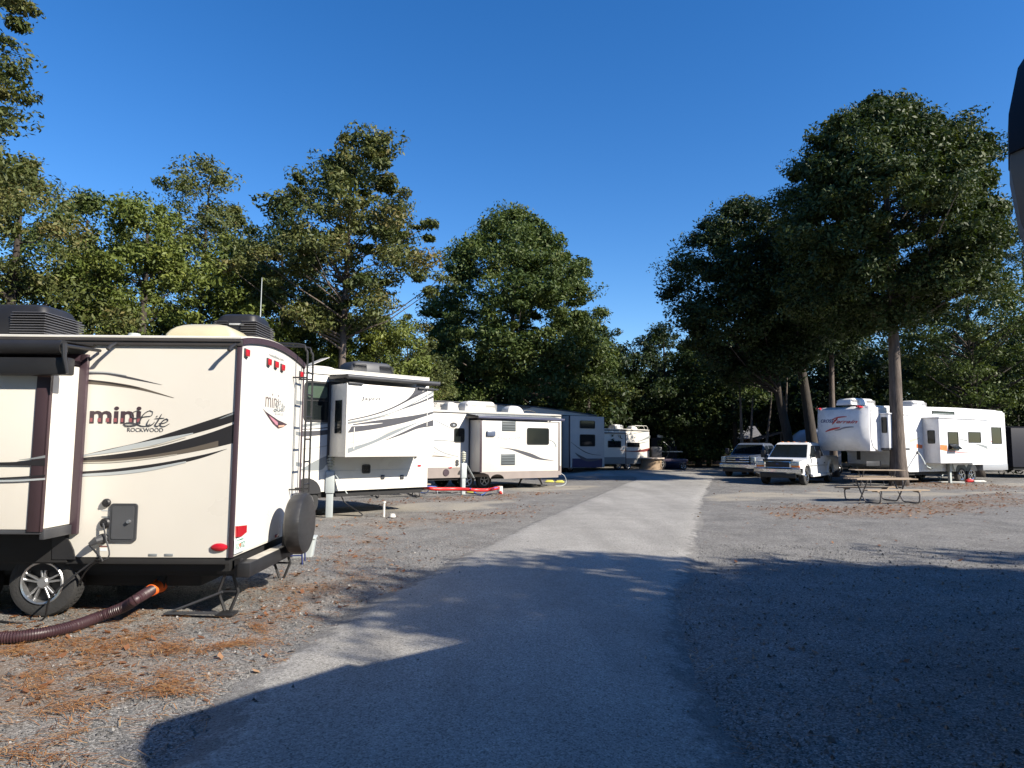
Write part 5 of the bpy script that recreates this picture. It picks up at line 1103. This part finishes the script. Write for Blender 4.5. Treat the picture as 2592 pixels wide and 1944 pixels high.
# J right edge trees
Y=44.; tree('oak_tree','open-crowned tree at the right edge with sky showing through',XY(2110,Y),Y,14.6,[(4.2,3.),(7,4.4),(10,4.6),(12.5,3.4),(14.6,.8)],.24,leafA,200,150,.9,.3,barkd,noise=.35,limbs=60,group=G_)
Y=48.; tree('oak_tree','tall leafy tree cut by the right edge beside the motorhome nose',XY(2235,Y),Y,17.5,[(4,3.),(8,4.4),(12,4.4),(15,3.3),(17.5,1.2)],.2,leafA,210,170,.8,.3,barkd,noise=.35,limbs=50,group=G_)
# gap trees near the middle
for x,Y,h,w_,mm,lb in ((1325,66,13.6,4.6,leafB,'small far tree just right of the round oak'),(1435,62,13.2,4.4,leafB,'small far tree left of the broad oak, above the dark camper'),(1508,61,12,3.6,leafA,'light green far tree under the left side of the broad oak')):
    tree('oak_tree',lb,XY(x,Y),Y,h,[(1,w_*.7),(4,w_),(h*.6,w_*.95),(h*.85,w_*.55),(h,.6)],.3,mm,190,150,1.05,.25,barkd,noise=.25,limbs=20,group=G_)
# the right-hand trees throw the foreground shade; those behind are added to block sky
GB = 'trees beside the viewer'
tree('oak_tree','tree outside the frame on the right that shades the gravel',15.0,.3,12.,[(4.8,1.8),(6.3,3.9),(8.5,4.3),(10.5,3.4),(12.,1.2)],.28,leafB,230,170,.95,.3,barkd,noise=.3,limbs=30,group=GB)
tree('oak_tree','second tree outside the frame on the right beyond the motorhome',21.,.9,12.,[(3,2.5),(6,4.6),(9,4.6),(12,1.4)],.3,leafB,230,170,1.,.3,barkd,noise=.25,limbs=20,group=GB)
tree('oak_tree','unseen spreading tree added behind the viewer to block sky light',5.,-9.5,10.5,[(6,3.),(7.5,5.),(9,5.),(10.5,2.)],.45,leafB,130,110,1.4,.3,barkd,noise=.2,limbs=20,group=GB)
tree('oak_tree','unseen tree added behind the motorhome to block sky light',12.5,-9.5,11.,[(5.,4.),(7,6.),(9,5.5),(11,2.)],.45,leafB,170,110,1.4,.3,barkd,noise=.2,limbs=20,group=GB)
tree('oak_tree','unseen tree added left of the viewer to block sky light',-9.,-4.,15.,[(5,4.),(8,5.5),(12,5.),(15,2.)],.45,leafB,150,110,1.4,.3,barkd,noise=.2,limbs=20,group=GB)
# ---- woods behind: protos merged into one far-off wood ----
rg = np.random.default_rng(5); VV=[]; TT=[]; bt = MB()
def wood(x,Y,h,w_,per=120,cl=60,leaf=.42,low=1.2,trunk=True):
    X = XY(x,Y); C = crown_pts(rg,[(low,w_*.6),(h*.4,w_),(h*.7,w_*.85),(h*.9,w_*.45),(h,.4)],cl,1.3,None,.3,.3); C = C+np.array([X,Y,0]); V,T = leaves(rg,C,1.3,per,leaf); VV.append(V); TT.append(T)
    if trunk: bt.tube([(X,Y,0),(X+rnd.uniform(-.4,.4),Y,h*.5),(X+rnd.uniform(-.8,.8),Y,h*.9)],[.22,.16,.05],6)
x = -160
while x < 2420:
    base = 10.5 if x < 900 else (12.5 if x > 1550 else 10.5)
    for Yr,dz in ((58 if not 1370 < x < 1580 else 66,0),(70,1.5),(84,3)):
        hh = base+dz+rnd.uniform(-1.5,1.5); 
        if 1330 < x+20 < 1420 : hh = min(hh,(11.2 if Yr == 58 else 12.8 if Yr == 70 else 14.6)*.96)
        wood(x+rnd.uniform(-25,25),Yr+rnd.uniform(-4,4),hh,rnd.uniform(3.4,4.6),110,46,.42,1.0 if not (1540 < x < 1720) else 3.6)
    x += 88
for k_ in range(9): wood(1480+k_*38,rnd.uniform(96,108),11.,5.,150,60,.6,.3,False)
for k_ in range(6): wood(1660+k_*45,rnd.uniform(88,95),10.,4.5,150,60,.6,.3,False)
# brighter low foliage right of centre behind the fifth wheel, dark wall at far right
for x,Y,h in ((1830,54,9.5),(1900,56,10),(1985,52,9.),(2060,52,8.5),(2140,50,9),(2200,48,9),(1700,60,8.5)):
    wood(x,Y,h,3.4,150,60,.34,1.,False)
def wood2(X,Y,h,w_):
    C = crown_pts(rg,[(.8,w_*.7),(h*.4,w_),(h*.7,w_*.85),(h*.9,w_*.45),(h,.4)],44,1.4,None,.3,.3)+np.array([X,Y,0]); V,T = leaves(rg,C,1.4,60,.6); VV.append(V); TT.append(T); bt.tube([(X,Y,0),(X,Y,h*.8)],[.22,.06],5)
for i in range(22): wood2(-58+i*5.6,-19-rnd.uniform(0,6),rnd.uniform(19,24),4.2)  # unseen ring of tall trees added around the viewer to block sky light
for i in range(8): wood2(-27-rnd.uniform(0,4),-14+i*5.5,rnd.uniform(17,22),4.); wood2(48+rnd.uniform(0,4),-14+i*6,rnd.uniform(13,16),3.8)
V = np.concatenate(VV); T = np.concatenate(TT)
wo = bpy.data.objects.new('woodland',leafmesh('woodland',V,T,leafB)); COL.objects.link(wo); tag(wo,'continuous dark wood of many trees closing off the campground, plus an unseen ring added to block sky light','woodland',kind='stuff')
tk = bt.to('woodland_trunks',barkd,smooth=True); tag(tk,'many dark trunks standing in the far wood and in the added unseen ring','woodland',kind='stuff')
# pale slim trunks you can tell apart below the broad oak
for i,(x,Y,h,l,lb) in enumerate(((1606,46,8.,-.5,'pale slim trunk left of three below the broad oak'),(1618,51,7.5,.6,'leaning pale slim trunk beside another above the silver pickup'),(1648,53,8,.9,'thin trunk leaning right above the silver pickup roof'),(1697,47,10,.3,'straight grey trunk between the polished trailer and the shelter'),(1122,55,7,.3,'pale trunk showing below the left half of the round oak'),(1200,55.2,7,.2,'left of two pale trunks below the right half of the round oak'),(1213,55.4,7,-.2,'right of two pale trunks below the right half of the round oak'))):
    tree('slim_tree',lb,XY(x,Y),Y,h,[(h*.72,.8),(h*.85,1.4),(h,.5)],.26,leafA,12,120,.8,.13,bark,lean=(l,0),limbs=8,group=G_,curve=.2)
# ================= ground =================
def pip(P,X,Y):
    ins = np.zeros(X.shape,bool); n = len(P)
    for i in range(n):
        x0,y0 = P[i]; x1,y1 = P[(i+1)%n]
        if abs(y1-y0) < 1e-9: continue
        c = ((y0 > Y) != (y1 > Y)) & (X < (x1-x0)*(Y-y0)/(y1-y0)+x0); ins ^= c
    return ins
rgn = np.random.default_rng(3)
def gpoly(c,pts): return [(v.x,v.y) for v in (gnd(c,x,y) for x,y in pts)]
def soft(P,X,Y,r=.3,n=10,noise=None):
    o = np.zeros(X.shape)
    for i in range(n):
        a = 2*PI*i/n; k = r*(.4+.6*((i*7)%n)/n); o += pip(P,X+k*math.cos(a),Y+k*math.sin(a))
    return o/n
xs = np.concatenate([[-600,-300,-160,-90,-60,-42,-30,-24],np.arange(-20,30,.22),[32,36,42,52,70,100,160,300,600]])
ys = np.concatenate([[-300,-120,-50,-25,-14,-8,-4],np.arange(-1,60,.22),[62,66,72,80,90,105,130,180,300,600,1200]])
X,Y = np.meshgrid(xs,ys); nx,ny = len(xs),len(ys)
def vn(X,Y,s,seed):
    r_ = np.random.default_rng(seed); o = np.zeros(X.shape); 
    for k in range(14):
        a = r_.uniform(0,2*PI); f = s*r_.uniform(.5,1.8); o += np.sin((X*math.cos(a)+Y*math.sin(a))*f+r_.uniform(0,6.28))
    return o/3.7
Z = np.where((Y > -2)&(Y < 62)&(np.abs(X) < 40), .012*vn(X,Y,1.3,1)+.008*vn(X,Y,4.,2),0.)
Xj,Yj = X+.25*vn(X,Y,2.,11)+.1*vn(X,Y,7.,12),Y+.3*vn(X,Y,2.,13)+.12*vn(X,Y,7.,14)
sand = np.zeros(X.shape)
for c,pts in (('Q',[(-900,500),(-200,470),(0,478),(300,430),(640,398),(1000,400),(1400,385),(1700,385),(1500,420),(1300,470),(1000,490),(700,500),(350,510),(0,540),(-400,600),(-900,640)]),
 ('Q',[(1480,262),(1700,232),(2100,215),(2500,215),(2500,262),(2212,268),(1900,285),(1600,275)]),
 ('G',[(-60,1425),(200,1405),(700,1402),(1200,1385),(1700,1400),(2400,1400),(3200,1385),(3850,1375),(3850,1400),(3000,1440),(2200,1460),(1700,1475),(1000,1480),(300,1495),(-100,1500)]),
 ('G',[(-250,1110),(200,1110),(600,1125),(300,1190),(-50,1200),(-250,1180)]),
 ('F',[(500,895),(1200,880),(2000,870),(2212,875),(2212,900),(1500,940),(1200,950),(700,930)]),
 ('H',[(1500,1290),(2100,1290),(2300,1310),(1800,1320),(1500,1310)])):
    sand = np.maximum(sand,soft(gpoly(c,pts),Xj,Yj,.35))
sand *= np.clip(.75+.35*vn(X,Y,3.,21),.2,1)
lit = np.zeros(X.shape)
for c,pts,k in (('C',[(-300,850),(250,830),(500,820),(900,790),(1100,900),(1300,1000),(1050,1250),(800,1400),(500,1659),(-400,1659)],.9),
 ('C',[(900,790),(1300,760),(1600,650),(1900,500),(1900,300),(2007,240),(2150,400),(2100,700),(1700,900),(1400,1000),(1100,950)],.55),
 ('Q',[(-400,620),(100,560),(700,520),(1300,500),(1700,440),(2000,430),(1800,560),(1100,640),(500,708),(-500,760)],.6),
 ('Q',[(-200,380),(500,385),(1000,330),(1500,310),(2100,280),(2212,300),(1700,370),(1300,390),(600,400),(0,460),(-200,450)],.85),
 ('G',[(700,1560),(1200,1540),(1600,1560),(2400,1530),(2900,1500),(3300,1430),(3850,1400),(3850,1560),(3000,1659),(2000,1700),(800,1700)],1.),
 ('H',[(600,1260),(1500,1290),(2100,1330),(1500,1380),(900,1350),(500,1330)],.8)):
    lit = np.maximum(lit,k*soft(gpoly(c,pts),Xj,Yj,.8,16))
lit *= np.clip(.7+.18*vn(X,Y,2.2,31)+.22*vn(X,Y,6.,32),.1,1.1)
grass = soft(gpoly('L',[(740,720),(1500,740),(1500,870),(700,880)]),X,Y,1.,8)*0+np.where((Y > 66)&(Y < 110),.9,0)
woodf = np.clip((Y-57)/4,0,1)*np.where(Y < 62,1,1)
me = bpy.data.meshes.new('ground'); co = np.stack([X,Y,Z],-1).reshape(-1,3); idx = np.arange(nx*ny).reshape(ny,nx)
q = np.stack([idx[:-1,:-1],idx[:-1,1:],idx[1:,1:],idx[1:,:-1]],-1).reshape(-1,4); nf = len(q)
me.vertices.add(len(co)); me.vertices.foreach_set('co',co.astype(np.float32).ravel()); me.loops.add(nf*4); me.loops.foreach_set('vertex_index',q.astype(np.int32).ravel())
me.polygons.add(nf); me.polygons.foreach_set('loop_start',np.arange(0,nf*4,4,dtype=np.int32)); me.polygons.foreach_set('loop_total',np.full(nf,4,dtype=np.int32)); me.update()
for nm,a in (('sand',sand),('litter',lit),('woodfloor',woodf)):
    at = me.attributes.new(nm,'FLOAT','POINT'); at.data.foreach_set('value',a.ravel().astype(np.float32))
me.shade_smooth()
g = bpy.data.objects.new('ground',me); COL.objects.link(g); g['kind'] = 'structure'
def stonemat(name,ramp,scale,bump,attrs=True,mottle=.25):
    m = bpy.data.materials.new(name); m.use_nodes = True; n = m.node_tree.nodes; l = m.node_tree.links; b = n['Principled BSDF']; b.inputs['Roughness'].default_value = .85; b.inputs['Specular IOR Level'].default_value = .3
    tc = n.new('ShaderNodeTexCoord'); v = n.new('ShaderNodeTexVoronoi'); v.inputs['Scale'].default_value = scale; l.new(tc.outputs['Object'],v.inputs['Vector'])
    sx = n.new('ShaderNodeSeparateColor'); l.new(v.outputs['Color'],sx.inputs[0]); cr = n.new('ShaderNodeValToRGB'); e = cr.color_ramp.elements; e[0].color = (*ramp[0],1); e[1].color = (*ramp[-1],1)
    for i,c in enumerate(ramp[1:-1]): k = e.new((i+1)/(len(ramp)-1)); k.color = (*c,1)
    l.new(sx.outputs[0],cr.inputs[0])
    nz = n.new('ShaderNodeTexNoise'); nz.inputs['Scale'].default_value = 1.1; nz.inputs['Detail'].default_value = 8; nz.inputs['Roughness'].default_value = .65; l.new(tc.outputs['Object'],nz.inputs['Vector'])
    mr = n.new('ShaderNodeMapRange'); mr.inputs['From Min'].default_value = .3; mr.inputs['From Max'].default_value = .7; mr.inputs['To Min'].default_value = 1-mottle; mr.inputs['To Max'].default_value = 1+mottle; l.new(nz.outputs[0],mr.inputs[0])
    sc = n.new('ShaderNodeVectorMath'); sc.operation = 'SCALE'; l.new(cr.outputs[0],sc.inputs[0]); l.new(mr.outputs[0],sc.inputs['Scale']); col = sc.outputs[0]
    if attrs:
        n2 = n.new('ShaderNodeTexNoise'); n2.inputs['Scale'].default_value = 14; n2.inputs['Detail'].default_value = 6; l.new(tc.outputs['Object'],n2.inputs['Vector'])
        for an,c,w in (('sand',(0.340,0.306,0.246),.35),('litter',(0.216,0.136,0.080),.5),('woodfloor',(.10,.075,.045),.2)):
            a = n.new('ShaderNodeAttribute'); a.attribute_name = an
            ad = n.new('ShaderNodeMath'); ad.operation = 'MULTIPLY_ADD'; l.new(n2.outputs[0],ad.inputs[0]); ad.inputs[1].default_value = w*2; ad.inputs[2].default_value = -w
            s2 = n.new('ShaderNodeMath'); s2.operation = 'ADD'; l.new(a.outputs['Fac'],s2.inputs[0]); l.new(ad.outputs[0],s2.inputs[1])
            k = n.new('ShaderNodeMapRange'); k.inputs['From Min'].default_value = .15; k.inputs['From Max'].default_value = .95; k.inputs['To Max'].default_value = {'sand':.75,'litter':.5,'woodfloor':1.}[an]; l.new(s2.outputs[0],k.inputs[0])
            mx = n.new('ShaderNodeMix'); mx.data_type = 'RGBA'; l.new(k.outputs[0],mx.inputs['Factor']); l.new(col,mx.inputs['A']); mx.inputs['B'].default_value = (*c,1); col = mx.outputs['Result']
    l.new(col,b.inputs['Base Color'])
    bp = n.new('ShaderNodeBump'); bp.inputs['Strength'].default_value = bump; bp.inputs['Distance'].default_value = .012; bp.invert = True; l.new(v.outputs['Distance'],bp.inputs['Height']); l.new(bp.outputs[0],b.inputs['Normal'])
    return m
me.materials.append(stonemat('gravel',[(0.048,0.046,0.043),(0.120,0.117,0.110),(0.172,0.166,0.157),(0.220,0.211,0.197),(0.352,0.336,0.312)],80,.6))
# road sheet with ragged edges
L = [(-260,1760),(330,1665),(480,1500),(640,1390),(815,1290),(960,1218),(1100,1150),(1220,1098),(1340,1048),(1370,1036),(1350,1030),(1200,1030)]
Rr = [(1700,1760),(1635,1659),(1600,1600),(1560,1520),(1520,1440),(1495,1346),(1482,1290),(1505,1240),(1515,1197),(1523,1081),(1533,1060),(1540,1040),(1545,1030),(1500,1020),(1300,1016)]
Lp = resample(catmull([gnd('V',*p) for p in L],8),260); Rp = resample(catmull([gnd('V',*p) for p in Rr],8),260)
b = bmesh.new(); rows = []; EDGE = []
for i,(a,c) in enumerate(zip(Lp,Rp)):
    d = (c-a).normalized(); k = a.y/12+.4
    ja = rnd.uniform(-.05,.05); jc = rnd.uniform(-.05,.05); a = a+d*ja; c = c+d*jc
    r_ = []
    for t in [k_/14 for k_ in range(15)]:
        p = a.lerp(c,t); crown = .03+.025*math.sin(PI*t); edge = -.045 if t in (0,1) else 0; EDGE.append(min(t,1-t)*(c-a).length*1.4); r_.append(b.verts.new((p.x,p.y,crown+edge+.004)))
    rows.append(r_)
for a,c in zip(rows,rows[1:]):
    for i in range(14): b.faces.new((a[i],a[i+1],c[i+1],c[i]))
me = bpy.data.meshes.new('road'); bmesh.ops.recalc_face_normals(b,faces=b.faces[:]); b.to_mesh(me); b.free(); me.shade_smooth()
rm_ = stonemat('worn_chip_seal',[(0.144,0.140,0.128),(0.260,0.248,0.228),(0.300,0.288,0.268),(0.332,0.320,0.296),(0.424,0.408,0.376)],85,.45,False,.12)
n_ = rm_.node_tree.nodes; l_ = rm_.node_tree.links; bs = n_['Principled BSDF']; src = bs.inputs['Base Color'].links[0].from_socket
at_ = n_.new('ShaderNodeAttribute'); at_.attribute_name = 'edge'; nz_ = n_.new('ShaderNodeTexNoise'); nz_.inputs['Scale'].default_value = 5.; nz_.inputs['Detail'].default_value = 9; nz_.inputs['Roughness'].default_value = .75
tc_ = n_.new('ShaderNodeTexCoord'); l_.new(tc_.outputs['Object'],nz_.inputs['Vector'])
ma_ = n_.new('ShaderNodeMath'); ma_.operation = 'MULTIPLY_ADD'; l_.new(nz_.outputs[0],ma_.inputs[0]); ma_.inputs[1].default_value = 2.2; ma_.inputs[2].default_value = -1.25
ad_ = n_.new('ShaderNodeMath'); l_.new(at_.outputs['Fac'],ad_.inputs[0]); l_.new(ma_.outputs[0],ad_.inputs[1])
mr_ = n_.new('ShaderNodeMapRange'); mr_.inputs['From Min'].default_value = .1; mr_.inputs['From Max'].default_value = .35; l_.new(ad_.outputs[0],mr_.inputs[0])
sc_ = n_.new('ShaderNodeMix'); sc_.data_type = 'RGBA'; l_.new(mr_.outputs[0],sc_.inputs['Factor']); ml_ = n_.new('ShaderNodeVectorMath'); ml_.operation = 'MULTIPLY'; ml_.inputs[1].default_value = (.6,.6,.61); l_.new(src,ml_.inputs[0])
l_.new(ml_.outputs[0],sc_.inputs['A']); l_.new(src,sc_.inputs['B'])
# long faint wheel tracks, patches and cracks worn into the surface
wv = n_.new('ShaderNodeTexNoise'); wv.inputs['Scale'].default_value = .35; wv.inputs['Detail'].default_value = 3; mp_ = n_.new('ShaderNodeMapping'); mp_.inputs['Rotation'].default_value = (0,0,R(-17)); mp_.inputs['Scale'].default_value = (3.5,.5,1); l_.new(tc_.outputs['Object'],mp_.inputs[0]); l_.new(mp_.outputs[0],wv.inputs['Vector'])
m2_ = n_.new('ShaderNodeMapRange'); m2_.inputs['From Min'].default_value = .35; m2_.inputs['From Max'].default_value = .65; m2_.inputs['To Min'].default_value = .86; m2_.inputs['To Max'].default_value = 1.08; l_.new(wv.outputs[0],m2_.inputs[0])
f_ = n_.new('ShaderNodeVectorMath'); f_.operation = 'SCALE'; l_.new(sc_.outputs['Result'],f_.inputs[0]); l_.new(m2_.outputs[0],f_.inputs['Scale']); l_.new(f_.outputs[0],bs.inputs['Base Color'])
me.materials.append(rm_)
at_ = me.attributes.new('edge','FLOAT','POINT'); at_.data.foreach_set('value',np.array(EDGE,dtype=np.float32))
ro = bpy.data.objects.new('road',me); COL.objects.link(ro); ro['kind'] = 'structure'
if me.polygons[0].normal.z < 0: me.flip_normals()
# ---- scattered stuff ----
def gz(x,y): return .012*vn(x,y,1.3,1)+.008*vn(x,y,4.,2)
lits = lit
def sample_lit(x,y):
    i = np.clip(np.searchsorted(xs,x),0,nx-1); j = np.clip(np.searchsorted(ys,y),0,ny-1); return lits[j,i]
def flatmesh(nm,V,quad,T,m,lab_,cat):
    n = 4 if quad else 3; me = bpy.data.meshes.new(nm); nv = len(V); nf = nv//n
    me.vertices.add(nv); me.vertices.foreach_set('co',V.astype(np.float32).ravel()); me.loops.add(nv); me.loops.foreach_set('vertex_index',np.arange(nv,dtype=np.int32))
    me.polygons.add(nf); me.polygons.foreach_set('loop_start',np.arange(0,nv,n,dtype=np.int32)); me.polygons.foreach_set('loop_total',np.full(nf,n,dtype=np.int32))
    at = me.attributes.new('tint','FLOAT','POINT'); at.data.foreach_set('value',T.astype(np.float32)); me.update(); me.materials.append(m); o = bpy.data.objects.new(nm,me); COL.objects.link(o); return tag(o,lab_,cat,kind='stuff')
needm = leafmat('dry_needles',(0.145,0.055,0.021),(0.340,0.149,0.055),(0.527,0.323,0.145)); dryl = leafmat('dry_leaves',(.09,.035,.018),(.22,.10,.05),(.42,.26,.15))
# pine needles: little curved strips in windrows near the left foreground
N = 150000; x = rgn.uniform(-9,3,N); y = rgn.uniform(2.2,14,N); p = sample_lit(x,y); wr = np.clip(.45+.25*vn(x,y,5.,51)+.5*vn(x,y,13.,52),.05,1.4); keep = rgn.random(N) < p*wr*1.25+.02; x,y = x[keep],y[keep]; n = len(x)
# tufts
tx_ = np.array([gnd('C',a,b_).x for a,b_ in ((930,1180),(940,1230),(900,1250),(1300,975),(1150,1000),(950,990),(850,900),(350,940),(560,960),(200,1250),(380,1330),(600,1180),(250,1620),(120,1560),(700,800),(1450,880),(1350,960),(500,1010),(80,1020))]); ty_ = np.array([gnd('C',a,b_).y for a,b_ in ((930,1180),(940,1230),(900,1250),(1300,975),(1150,1000),(950,990),(850,900),(350,940),(560,960),(200,1250),(380,1330),(600,1180),(250,1620),(120,1560),(700,800),(1450,880),(1350,960),(500,1010),(80,1020))])
NT = 1700; k = rgn.integers(0,len(tx_),NT); e1,e2 = rgn.normal(0,.17,NT),rgn.normal(0,.055,NT); ka = rgn.uniform(-.9,1.3,len(tx_))[k]; x = np.concatenate([x,tx_[k]+e1*np.cos(ka)-e2*np.sin(ka)]); y = np.concatenate([y,ty_[k]+e1*np.sin(ka)+e2*np.cos(ka)]); zb_ = np.concatenate([np.full(n,.008),rgn.uniform(.004,.025,NT)]); zb_ = zb_+gz(x,y); n = len(x)
a = rgn.normal(.3,.9,n); ln = rgn.uniform(.07,.17,n); w = rgn.uniform(.0014,.0028,n)
dx,dy = np.cos(a)*ln,np.sin(a)*ln; px_,py_ = -np.sin(a)*w,np.cos(a)*w; z1 = zb_+rgn.uniform(0,.02,n); z2 = zb_+rgn.uniform(-.004,.015,n)
bx,by = rgn.normal(0,.012,n),rgn.normal(0,.012,n)
A0 = np.stack([x-px_,y-py_,z1],1); A1 = np.stack([x+px_,y+py_,z1],1); M0 = np.stack([x+dx*.5+bx-px_,y+dy*.5+by-py_,zb_+.012],1); M1 = np.stack([x+dx*.5+bx+px_,y+dy*.5+by+py_,zb_+.012],1); B0 = np.stack([x+dx-px_,y+dy-py_,z2],1); B1 = np.stack([x+dx+px_,y+dy+py_,z2],1)
V = np.stack([A0,A1,M1,M0,M0,M1,B1,B0],1).reshape(-1,3); flatmesh('pine_needles',V,True,np.repeat(np.clip(rgn.normal(.5,.25,n),0,1),8),needm,'dry orange pine needles drifted over the gravel at lower left','pine needles')
# fallen leaves farther off
N = 120000; x = rgn.uniform(-9,30,N); y = 5+37*rgn.random(N)**1.1; p = sample_lit(x,y); keep = rgn.random(N) < p*.75+.01; x,y = x[keep],y[keep]; n = len(x)
s = rgn.uniform(.018,.05,n)*(1+y*.012); a = rgn.uniform(0,6.28,n); ux,uy = np.cos(a)*s,np.sin(a)*s; z = gz(x,y)+.008; tz = rgn.uniform(-.4,.9,n)*s
V = np.stack([np.stack([x-ux,y-uy,z],1),np.stack([x-uy*.6,y+ux*.6,z+np.abs(tz)*.6],1),np.stack([x+ux,y+uy,z+np.abs(tz)],1),np.stack([x+uy*.6,y-ux*.6,z+.004],1)],1).reshape(-1,3)
flatmesh('fallen_leaves',V,True,np.repeat(np.clip(rgn.normal(.45,.25,n),0,1),4),dryl,'dry brown fallen leaves scattered over the gravel','fallen leaves')
# loose stones
stm = leafmat('loose_stones',(0.056,0.056,0.060),(0.160,0.160,0.160),(0.320,0.312,0.304))
N = 42000; x = rgn.uniform(-9,9,N); y = 2.2+11*rgn.random(N)**1.2
xr = np.interp(y,[p.y for p in Rp[:200]],[p.x for p in Rp[:200]]); xl = np.interp(y,[p.y for p in Lp[:200]],[p.x for p in Lp[:200]])
onr = (x > xl+.1)&(x < xr-.1); keep = (~onr)|(rgn.random(N) < .08); x,y = x[keep],y[keep]; n = len(x); zo = np.where(onr[keep],.045,gz(x,y)+.004)
s = np.clip(rgn.lognormal(-4.75,.45,n),.004,.032); base = np.array([[1,0,0],[-.5,.8,0],[-.5,-.8,0],[.1,.05,.9],[0,0,-.5]]); F_ = [(0,1,3),(1,2,3),(2,0,3)]
a = rgn.uniform(0,6.28,n); ca,sa = np.cos(a),np.sin(a); Vs=[]
jit = rgn.uniform(.6,1.4,(n,4,3))
for f in F_:
    for vi in f:
        bx_,by_,bz_ = base[vi]; j = jit[:,vi]; X_ = bx_*s*j[:,0]; Y_ = by_*s*j[:,1]; Vs.append(np.stack([x+X_*ca-Y_*sa,y+X_*sa+Y_*ca,zo+bz_*s*j[:,2]],1))
V = np.stack(Vs,1).reshape(-1,3); flatmesh('loose_gravel',V,False,np.repeat(np.clip(rgn.normal(.5,.28,n),0,1),9),stm,'loose grey gravel stones lying on and beside the road','gravel')
# ================= light and render settings =================
SD = Vector((.86,-.5,0)).normalized()*math.cos(R(34)); SD.z = math.sin(R(34))
sun = bpy.data.lights.new('sun','SUN'); sun.energy = 5; sun.angle = R(.53); sun.color = (1,.92,.79)
so = bpy.data.objects.new('sun', sun); COL.objects.link(so); so.rotation_euler = (-SD).to_track_quat('-Z','Y').to_euler()
w = bpy.data.worlds.new('World'); S.world = w; w.use_nodes = True; n = w.node_tree.nodes; l = w.node_tree.links
sk = n.new('ShaderNodeTexSky'); sk.sky_type = 'NISHITA'; sk.sun_disc = False; sk.sun_elevation = R(34); sk.sun_rotation = math.atan2(SD.x,SD.y)
sk.air_density = 1.0; sk.dust_density = .1; sk.ozone_density = 3.2; sk.altitude = 0
hs_ = n.new('ShaderNodeHueSaturation'); hs_.inputs['Hue'].default_value = .508; hs_.inputs['Saturation'].default_value = 1.32; l.new(sk.outputs[0], hs_.inputs['Color'])
l.new(hs_.outputs[0], n['Background'].inputs[0]); n['Background'].inputs[1].default_value = .102
S.view_settings.view_transform = 'Standard'; S.view_settings.look = 'None'; S.view_settings.exposure = .9; S.view_settings.gamma = 1
S.render.engine = 'CYCLES'
S.cycles.max_bounces = 5; S.cycles.diffuse_bounces = 1; S.cycles.transmission_bounces = 3; S.cycles.transparent_max_bounces = 4
